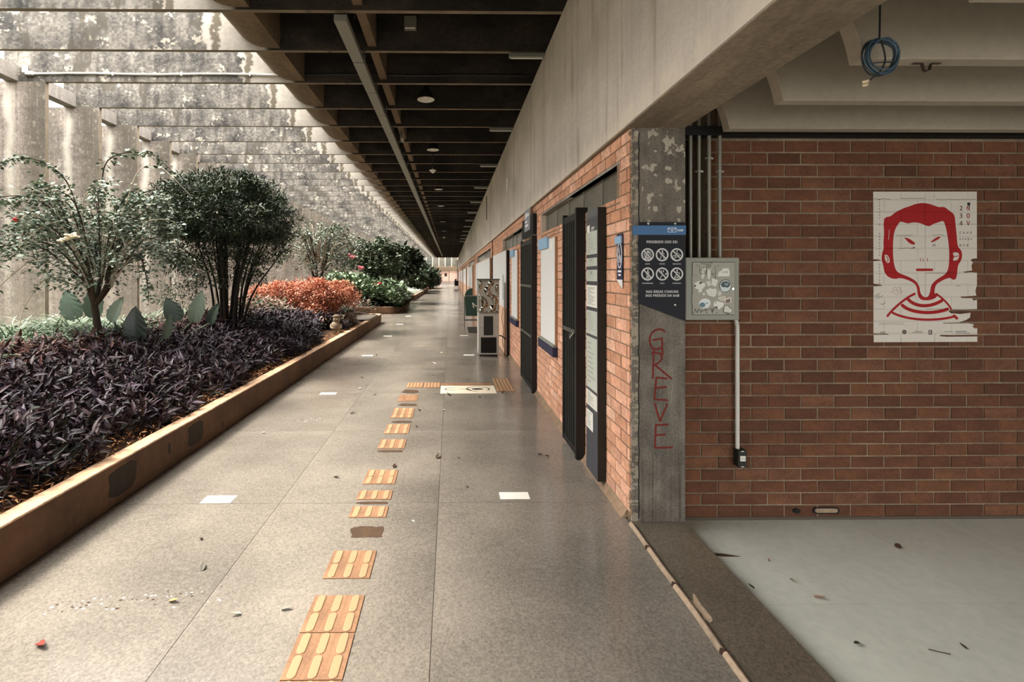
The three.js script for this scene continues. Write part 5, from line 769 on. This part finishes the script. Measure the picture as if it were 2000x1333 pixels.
// small statues among the leaves
function statue(label, x, z, s, turn) {
  const t = thing('garden_figure', label, 'statue', [x, 0.27 + Math.max(0, -2.47 - x) * 0.19, z], turn), b = new THREE.LatheGeometry([[0, 0], [0.075, 0], [0.085, 0.03], [0.07, 0.05], [0.1, 0.1], [0.115, 0.17], [0.09, 0.235], [0.05, 0.262], [0, 0.265]].map((p) => new THREE.Vector2(p[0] * s, p[1] * s)), 20);
  part('body', b, M.stone, t); const h = new THREE.SphereGeometry(0.082 * s, 18, 14); h.scale(1, 1.08, 1); part('head', h, M.stone, t, [0.015 * s, 0.315 * s, 0.02 * s]); const cap = new THREE.SphereGeometry(0.098 * s, 18, 9, 0, 6.29, 0, 1.35); cap.scale(1.05, 0.85, 1.05); part('turban', cap, M.stoneDark, t, [0.015 * s, 0.345 * s, 0.01 * s], [-0.25, 0, 0]);
  part('nose', shift(new THREE.SphereGeometry(0.016 * s, 8, 6), 0.015 * s, 0.31 * s, 0.105 * s), M.stone, t); for (const q of [-1, 1]) { part('eye', shift(new THREE.SphereGeometry(0.011 * s, 8, 6), (0.015 + q * 0.032) * s, 0.33 * s, 0.09 * s), M.stoneDark, t); part('foot', shift(bevelBox(0.045 * s, 0.05 * s, 0.09 * s, 0.012 * s, 2), q * 0.045 * s, 0.025 * s, 0.075 * s), M.stone, t); part('arm', tube([[q * 0.1 * s, 0.2 * s, 0.02 * s], [q * 0.115 * s, 0.13 * s, 0.06 * s], [q * 0.05 * s, 0.11 * s, 0.1 * s]], [0.026 * s, 0.024 * s, 0.02 * s], 7, 6), M.stone, t); }
  part('mouth', shift(bevelBox(0.035 * s, 0.007 * s, 0.01 * s, 0.002), 0.015 * s, 0.283 * s, 0.098 * s), M.stoneDark, t);
}
statue('small pale stone figure with a cap standing by the curb', -2.62, -10.9, 0.98, 0.35); statue('second small pale stone figure half hidden in the purple leaves', -3.95, -11.4, 0.95, -0.2);
single('cover_plate', 'flat dark grey plate lying across the corner of the front planter', 'plate', bevelBox(0.62, 0.03, 1.75, 0.006), M.plate, [-2.66, 0.318, -14.6]);
// ---------- under the roof ----------
{
  const t = thing('cable_tray', 'long grey cable tray hung under the corridor ribs', 'cable tray', [-1.1, 4.18, -4.75]);
  for (let i = 0; i < 62; i++) { const z = -i * 0.945; part('tray_section', shift(bevelBox(0.13, 0.07, 0.922, 0.004), 0, 0, -0.47), M.trayGrey, t, [0, 0, z]); if (i < 24) part('hanger', [shift(bevelBox(0.02, 0.1, 0.03, 0.003), 0.08, 0.05, 0), shift(bevelBox(0.03, 0.02, 0.03, 0.003), 0.07, -0.01, 0)], M.railGrey, t, [0, 0, z - 0.9]); }
}
const lampWord = ['nearest', 'second', 'third', 'fourth', 'fifth', 'sixth'];
[7.14, 10.0, 14.6, 18.1, 23.4, 28.4].forEach((d, i) => {
  const t = thing('dome_lamp', `${lampWord[i]} dark dome lamp hanging under the corridor roof`, 'lamp', [-0.37, 4.24, -d]);
  const p = [[0.132, 0], [0.132, 0.012], [0.118, 0.03], [0.1, 0.09], [0.07, 0.14], [0.035, 0.165], [0.03, 0.21], [0, 0.215]].map((q) => new THREE.Vector2(...q)), inn = [[0.128, 0.003], [0.112, 0.03], [0.094, 0.088], [0.06, 0.135], [0, 0.15]].map((q) => new THREE.Vector2(...q));
  part('shade', new THREE.LatheGeometry(p, 28), M.charcoal, t); part('reflector', new THREE.LatheGeometry(inn, 28), M.lampWhite, t); part('bulb', shift(new THREE.SphereGeometry(0.05, 14, 10), 0, 0.055, 0), M.lampWhite, t); part('stem', tube([[0, 0.2, 0], [0, 0.69, 0]], 0.01, 6), M.charcoal, t);
});
[[10.45, 'first'], [28.9, 'second']].forEach(([d, w]) => { const t = thing('stem_lamp', `${w} small white trumpet lamp on a long thin stem`, 'lamp', [-0.39, 3.88, -d]); part('stem', tube([[0, 0.05, 0], [0, 1.03, 0]], 0.013, 6), M.charcoal, t); part('trumpet', new THREE.LatheGeometry([[0.0, -0.03], [0.03, -0.025], [0.04, 0], [0.075, 0.03], [0.075, 0.036], [0.025, 0.03], [0.014, 0.07], [0, 0.07]].map((q) => new THREE.Vector2(...q)), 20), M.lampWhite, t); });
ribD.forEach((d, i) => { if (i % 3 !== 1 || i > 34) return; const k = (i - 1) / 3, w = ['nearest', 'second', 'third', 'fourth', 'fifth', 'sixth', 'seventh', 'eighth', 'ninth', 'tenth', 'eleventh', 'twelfth'][k]; const t = thing('batten_light', `${w} grey batten light under a rib beside the right beam`, 'lamp', [0.91, 4.245, -d - 0.028]); part('housing', bevelBox(0.42, 0.05, 0.06, 0.006), M.trayGrey, t); part('tube', tube([[-0.19, -0.032, 0], [0.19, -0.032, 0]], 0.011, 8), M.lampWhite, t); });
{
  const d = 5.664, t = thing('socket_box', 'pale junction box on a curved conduit against the nearest rib', 'junction box', [-0.475, 4.59, -d + 0.03]);
  part('box', bevelBox(0.145, 0.16, 0.06, 0.012, 2), M.greySteel, t); part('gland', shift(new THREE.CylinderGeometry(0.02, 0.026, 0.07, 10), 0, 0.1, 0), M.charcoal, t); part('lip', bevelBox(0.12, 0.012, 0.02, 0.003), M.white, t, [0, -0.07, 0.032]);
  part('conduit', tube([[0, 0.1, 0], [0, 0.2, 0], [-0.08, 0.27, 0], [-0.5, 0.27, 0], [-0.62, 0.2, 0], [-0.66, 0.05, 0]], 0.014, 8, 40), M.railGrey, t);
}
{ // conduit along the third rib: pale over the courtyard, corridor part painted dark for shade
  const d = 6.622, t = thing('rib_conduit', 'thin pale conduit clipped along a rib across the courtyard', 'pipe', [0, 4.385, -d + 0.016]);
  for (const [a, b, m] of [[-5.8, -2.2, M.pipeWhite], [-2.2, 1.1, M.charcoal]]) { const p = []; for (let k = 0; k <= 20; k++) { const x = lerp(a, b, k / 20); p.push([x, 0.006 * Math.sin(x * 3.4) + (k % 2) * 0.002, 0]); } part('tube', tube(p, 0.0135, 7), m, t); } for (let x = -4.65; x < -2.4; x += 0.94) part('clip', bevelBox(0.02, 0.05, 0.03, 0.004), M.pipeWhite, t, [x, 0, 0]);
  part('coupling', [shift(bevelBox(0.09, 0.05, 0.05, 0.006), -5.78, 0.0, 0.01), shift(bevelBox(0.05, 0.1, 0.05, 0.006), -5.84, 0.05, 0.01)], M.pipeWhite, t);
}
{ const t = thing('security_camera', 'small dark camera on a bracket beside the cable tray', 'camera', [-0.93, 4.2, -9.0]); part('bracket', tube([[0, 0.12, 0], [0, 0, 0]], 0.012, 6), M.railGrey, t); const c = new THREE.CylinderGeometry(0.035, 0.035, 0.14, 10); c.rotateX(1.3); part('body', c, M.greySteel, t, [0.02, -0.02, 0.03]); }
single('wall_slot', 'narrow dark slot with a pale frame in the concrete beam', 'vent', [span(1.128, 1.136, 3.35, 4.1, -15.1, -14.85)], M.blackMatt); single('beam_plate', 'small pale plate fixed to the concrete beam', 'plate', span(1.126, 1.136, 3.3, 3.55, -9.6, -9.45), M.white);
// ---------- cable coil and hook under the hall ceiling ----------
{
  const t = thing('cable_coil', 'coil of dark blue network cable hanging from the ceiling with a pale plug', 'cable', [1.778, 2.516, -1.95]);
  const ring = (r, cx, cy, cz, sq, rot) => { const p = []; for (let k = 0; k <= 40; k++) { const a = k / 40 * Math.PI * 2; p.push(V(cx + Math.cos(a) * r * sq, cy + Math.sin(a) * r, cz + 0.008 * Math.sin(a * 2 + rot)).applyAxisAngle(Z, rot * 0.08)); } return tube(p, 0.0031, 7); };
  for (let k = 0; k < 11; k++) part('loop', ring(rr(0.062, 0.078), rr(-0.01, 0.008), rr(-0.006, 0.006), rr(-0.012, 0.012), rr(0.82, 1.0), rr(-2, 2)), k % 3 ? M.cableBlue : M.cableDark, t);
  part('drop', tube([[-0.005, 0.074, 0], [-0.003, 0.2, 0], [-0.002, 0.46, 0.0]], 0.0034, 7, 10), M.cableDark, t);
  part('tail', tube([[-0.01, 0.06, 0.012], [0.002, 0.01, 0.015], [0.004, -0.03, 0.015], [-0.02, -0.075, 0.012], [-0.05, -0.1, 0.008]], 0.0033, 7, 24), M.cableDark, t);
  part('tie', tube([[-0.055, -0.032, 0.005], [0, -0.03, 0.012], [0.062, -0.026, 0.004]], 0.003, 6, 10), M.cableDark, t);
  part('plug', [shift(bevelBox(0.016, 0.011, 0.018, 0.002), 0, 0.006, 0), shift(bevelBox(0.016, 0.010, 0.016, 0.002), -0.003, -0.007, 0.001)], M.plug, t, [-0.068, -0.113, 0.006], [0.2, 0.5, 0.35]);
}
{ const t = thing('ceiling_hook', 'small dark metal strap hook screwed under a white ceiling rib', 'hook', [2.085, 2.538, -2.065]); const p = [[-0.06, 0.0], [-0.022, 0.0], [-0.016, -0.012], [-0.013, -0.028], [0, -0.034], [0.013, -0.028], [0.016, -0.012], [0.022, 0], [0.06, 0]]; part('strap', [0, 1, 2, 3, 4, 5, 6, 7].map((i) => { const [a, b] = [p[i], p[i + 1]], l = Math.hypot(b[0] - a[0], b[1] - a[1]) + 0.002, g = new THREE.BoxGeometry(l, 0.0025, 0.014); g.rotateZ(Math.atan2(b[1] - a[1], b[0] - a[0])); return shift(g, (a[0] + b[0]) / 2, (a[1] + b[1]) / 2, 0); }), M.rust, t); }
single('ceiling_stain', 'dark soot stain on the white ceiling rib above the hook', 'stain', (() => { const g = blot(0, 0, 0.02, 0.03, 0.6, 3); g.rotateX(Math.PI / 2); return g; })(), M.patchDark, [2.135, 2.585, -2.0265]);
// ---------- litter on the floors ----------
function litterLeaf(x, z, y, len, col, label, group, curl = 0.3) { const g = leafGeo(len, len * 0.45, { droop: -curl, fold: 0.7, seg: 5 }); single('dead_leaf', label, 'leaf', g, leafMat({ color: hex(col), roughness: 0.7 }), [x, y + 0.003, z], [rr(-0.1, 0.1), rr(0, 6.28), rr(-0.2, 0.2)], group); }
const LEAVES = [
  [-1.8, 2.099, 0.07, '#7a3226', 'curled red-brown leaf at the lower left corner of the floor'],
  [-1.525, 2.929, 0.035, '#2a1c12', 'small dark leaf below the left white floor marker'],
  [-1.348, 2.605, 0.06, '#5d5a4e', 'grey dry twig-like leaf on the left floor slab'],
  [-1.388, 2.362, 0.05, '#b08458', 'tan dry leaf on the left floor slab near the scattered crumbs'],
  [-0.993, 2.269, 0.05, '#a9a693', 'pale upright curled petal left of the tactile strip'],
  [-0.815, 2.298, 0.05, '#7d7b6e', 'flat grey leaf just left of the tactile strip'],
  [-0.929, 3.801, 0.05, '#4a3a2a', 'small dark leaf on the slab left of the first half-worn tiles'],
  [-0.474, 3.977, 0.06, '#3a2616', 'brown leaf lying on the far edge of a tactile tile'],
  [-0.121, 4.172, 0.07, '#4b3c2c', 'dark dry leaf on the floor joint'],
  [-0.371, 5.08, 0.05, '#3b2d1f', 'small dark leaf right of the tactile tile fifth from the crossing'],
  [-1.164, 5.538, 0.06, '#2f251a', 'small dark leaf left of the longest tactile tile'],
  [-0.367, 5.697, 0.06, '#2f251a', 'small dark leaf touching the right end of the longest tactile tile'],
  [-0.233, 3.103, 0.025, '#d6d0c0', 'tiny white petal right of the bare glue patch'],
  [0.782, 4.27, 0.05, '#2c1c10', 'left one of two dark leaves in front of the nearest gate'],
  [0.871, 4.233, 0.05, '#2c1c10', 'right one of two dark leaves in front of the nearest gate'],
  [-1.923, 4.882, 0.045, '#cfcabb', 'white petal on the left slab beside the curb shadow'],
  [-1.305, 6.759, 0.06, '#d8d4c6', 'white petal near the second white marker'],
  [-1.361, 7.464, 0.06, '#30261b', 'small dark leaf on the floor left of the crossing row'],
  [-1.027, 6.383, 0.05, '#3f3426', 'small dark leaf left of the studded tactile tile'],
  [0.0, 6.345, 0.08, '#3b2f22', 'curled brown leaf in front of the eye panel'],
  [0.389, 6.235, 0.05, '#241a10', 'small dark leaf in front of the right half of the eye panel'],
  [0.077, 4.194, 0.03, '#3b2f22', 'tiny dark leaf just right of the centre floor joint'],
  [0.697, 6.475, 0.06, '#2c2015', 'dark leaf at the foot of the slanting bars'],
  [-0.158, 9.853, 0.07, '#ddd8cb', 'white petal in the middle of the floor before the fountain'],
  [-0.27, 8.658, 0.07, '#ddd8cb', 'white petal just left of the floor centre line'],
  [-0.272, 7.682, 0.06, '#ddd8cb', 'white petal behind the eye panel'],
  [-2.482, 10.571, 0.07, '#33281c', 'small dark leaf close to the planter beyond the second white marker'],
  [-1.476, 9.553, 0.07, '#2e2419', 'dark leaf right of the third white marker'],
  [-0.097, 5.673, 0.05, '#d8d4c6', 'white petal right of the longest tactile tile'],
  [0.136, 3.615, 0.03, '#3a2e20', 'tiny dark leaf left of the white rectangle by the totem'],
  [1.892, 2.634, 0.035, '#7a6a52', 'thin bent leaf on the white floor left of centre', -0.085],
  [1.91, 2.482, 0.05, '#9a7a66', 'pinkish leaf on the white floor below the thin bent one', -0.085],
  [1.637, 2.55, 0.035, '#3b3626', 'dark leaf on the edge of the white floor', -0.085],
  [1.883, 2.17, 0.05, '#4a4538', 'grey sliver on the white floor near the bottom', -0.085],
  [2.334, 2.129, 0.03, '#3a3226', 'tiny dark leaf beside the splinter', -0.085],
  [1.883, 2.795, 0.02, '#8a5a44', 'tiny reddish flake on the white floor near the pillar', -0.085]];
LEAVES.forEach(([x, d, len, col, label, y = 0]) => litterLeaf(x, -d, y, len, col, label, y ? undefined : 'dead leaves and petals scattered over the corridor floor'));
for (const [n, x0, d0, label] of [[34, -1.75, 2.36, 'cluster of pale droppings and dark crumbs near the curb at lower left'], [26, -1.32, 2.4, 'thin scatter of dark crumbs on the floor left of the floor joint'], [30, -1.62, 5.3, 'scatter of crumbs on the floor left of the second white marker']]) {
  const list = []; for (let i = 0; i < n; i++) { const g = new THREE.IcosahedronGeometry(rr(0.002, 0.006), 0); g.scale(rr(1, 2.2), 0.16, 1); g.translate(rr(-0.16, 0.16) + rr(-0.1, 0.1), 0.001, rr(-0.05, 0.05) + rr(-0.04, 0.04)); list.push(g); }
  const m = single('floor_crumbs', label, 'crumbs', list.slice(0, n >> 1), M.white, [x0, 0, -d0]); m.userData.kind = 'stuff'; const q = part('dark_crumbs', list.slice(n >> 1), M.crackBrown, m); q.userData.kind = 'stuff';
}
{ const g = new THREE.IcosahedronGeometry(0.017, 1); g.scale(1, 0.8, 1); single('seed_pod', 'single round brown seed lying on the white hall floor', 'seed', g, M.crackBrown, [2.78, -0.072, -2.93]); }
single('splinter', 'long dark splinter on the white hall floor at the right', 'splinter', tube([[0, 0, 0], [0.03, 0.004, 0.02], [0.07, 0.001, 0.03]], 0.002, 5), M.crackBrown, [2.16, -0.082, -2.13]);
{ const sh = new THREE.Shape([[0, 0], [0.03, 0.03], [0.10, 0.02], [0.19, -0.012], [0.1, -0.012]].map((p) => new THREE.Vector2(...p))), g = new THREE.ExtrudeGeometry(sh, { depth: 0.0008, bevelEnabled: false }); g.rotateX(-Math.PI / 2); single('floor_chip', 'worn brown chip in the white floor beside the pillar', 'floor chip', g, M.glue, [1.56, -0.0848, -2.86]); }
// holes and spots in the bottom brick course
single('brick_hole', 'small dark hole in the bottom course of the hall wall', 'hole', (() => { const g = new THREE.CylinderGeometry(0.024, 0.024, 0.012, 14); g.rotateX(Math.PI / 2); g.scale(1.1, 0.7, 1); return g; })(), M.blackMatt, [2.395, -0.022, -3.273]);
{ const t = thing('patched_hole', 'oblong plaster-filled hole in the bottom course of the hall wall', 'wall patch', [2.6, -0.02, -3.27]); const s = new THREE.Shape(); s.absarc(0.07, 0, 0.022, -Math.PI / 2, Math.PI / 2); s.absarc(-0.07, 0, 0.022, Math.PI / 2, Math.PI * 1.5); part('rim', new THREE.ExtrudeGeometry(s, { depth: 0.004, bevelEnabled: false }), M.blackMatt, t); const g = new THREE.ExtrudeGeometry(s, { depth: 0.004, bevelEnabled: false }); g.scale(0.86, 0.66, 1); part('plaster', g, M.stripPale, t, [-0.002, 0.002, 0.003]); }
// ---------- building across the end ----------
{
  const t = thing('end_building', 'pale building closing the view at the end of the corridor, pink doors below grey panels', 'building', [0, 0, -132]);
  part('wall', span(-14, 3.2, 0, 8.5, -1, -0.2), M.cream, t); part('added_canopy', span(-14, 8, 8.5, 8.8, 5, 56), M.roof, t); part('side_wall', span(3.2, 3.6, 0, 8.5, -1, 56), M.cream, t); part('lower_wall', span(-14, 2.4, 0, 2.95, -0.2, 0), M.pinkWall, t);  // the high roof over the forecourt is added to dim the building front
  part('balcony_band', span(-14, 2.6, 2.95, 3.95, -0.2, 0.5), M.bandBrown, t);
  for (let i = 0; i < 9; i++) part('upper_panel', span(-13.6 + i * 1.75, -12.1 + i * 1.75, 4.1, 7.2, -0.2, -0.08), i % 3 === 1 ? M.railGrey : M.greyPanel, t);
  for (const [a, b] of [[-3.4, -2.3], [-2.15, -0.5], [-0.35, 0.9], [1.0, 2.1]]) part('door', span(a, b, 0, 2.75, 0, 0.06), M.pinkDoor, t);
  part('poster', span(-1.7, -0.95, 1.3, 2.2, 0.06, 0.08), M.glue, t); part('door_gap', span(-0.5, -0.36, 0, 2.8, 0, 0.05), M.darkRed, t); part('side_post', span(1.9, 2.5, 0, 6, 0, 0.6), M.charcoal, t);
}
renderer.render(scene, camera);
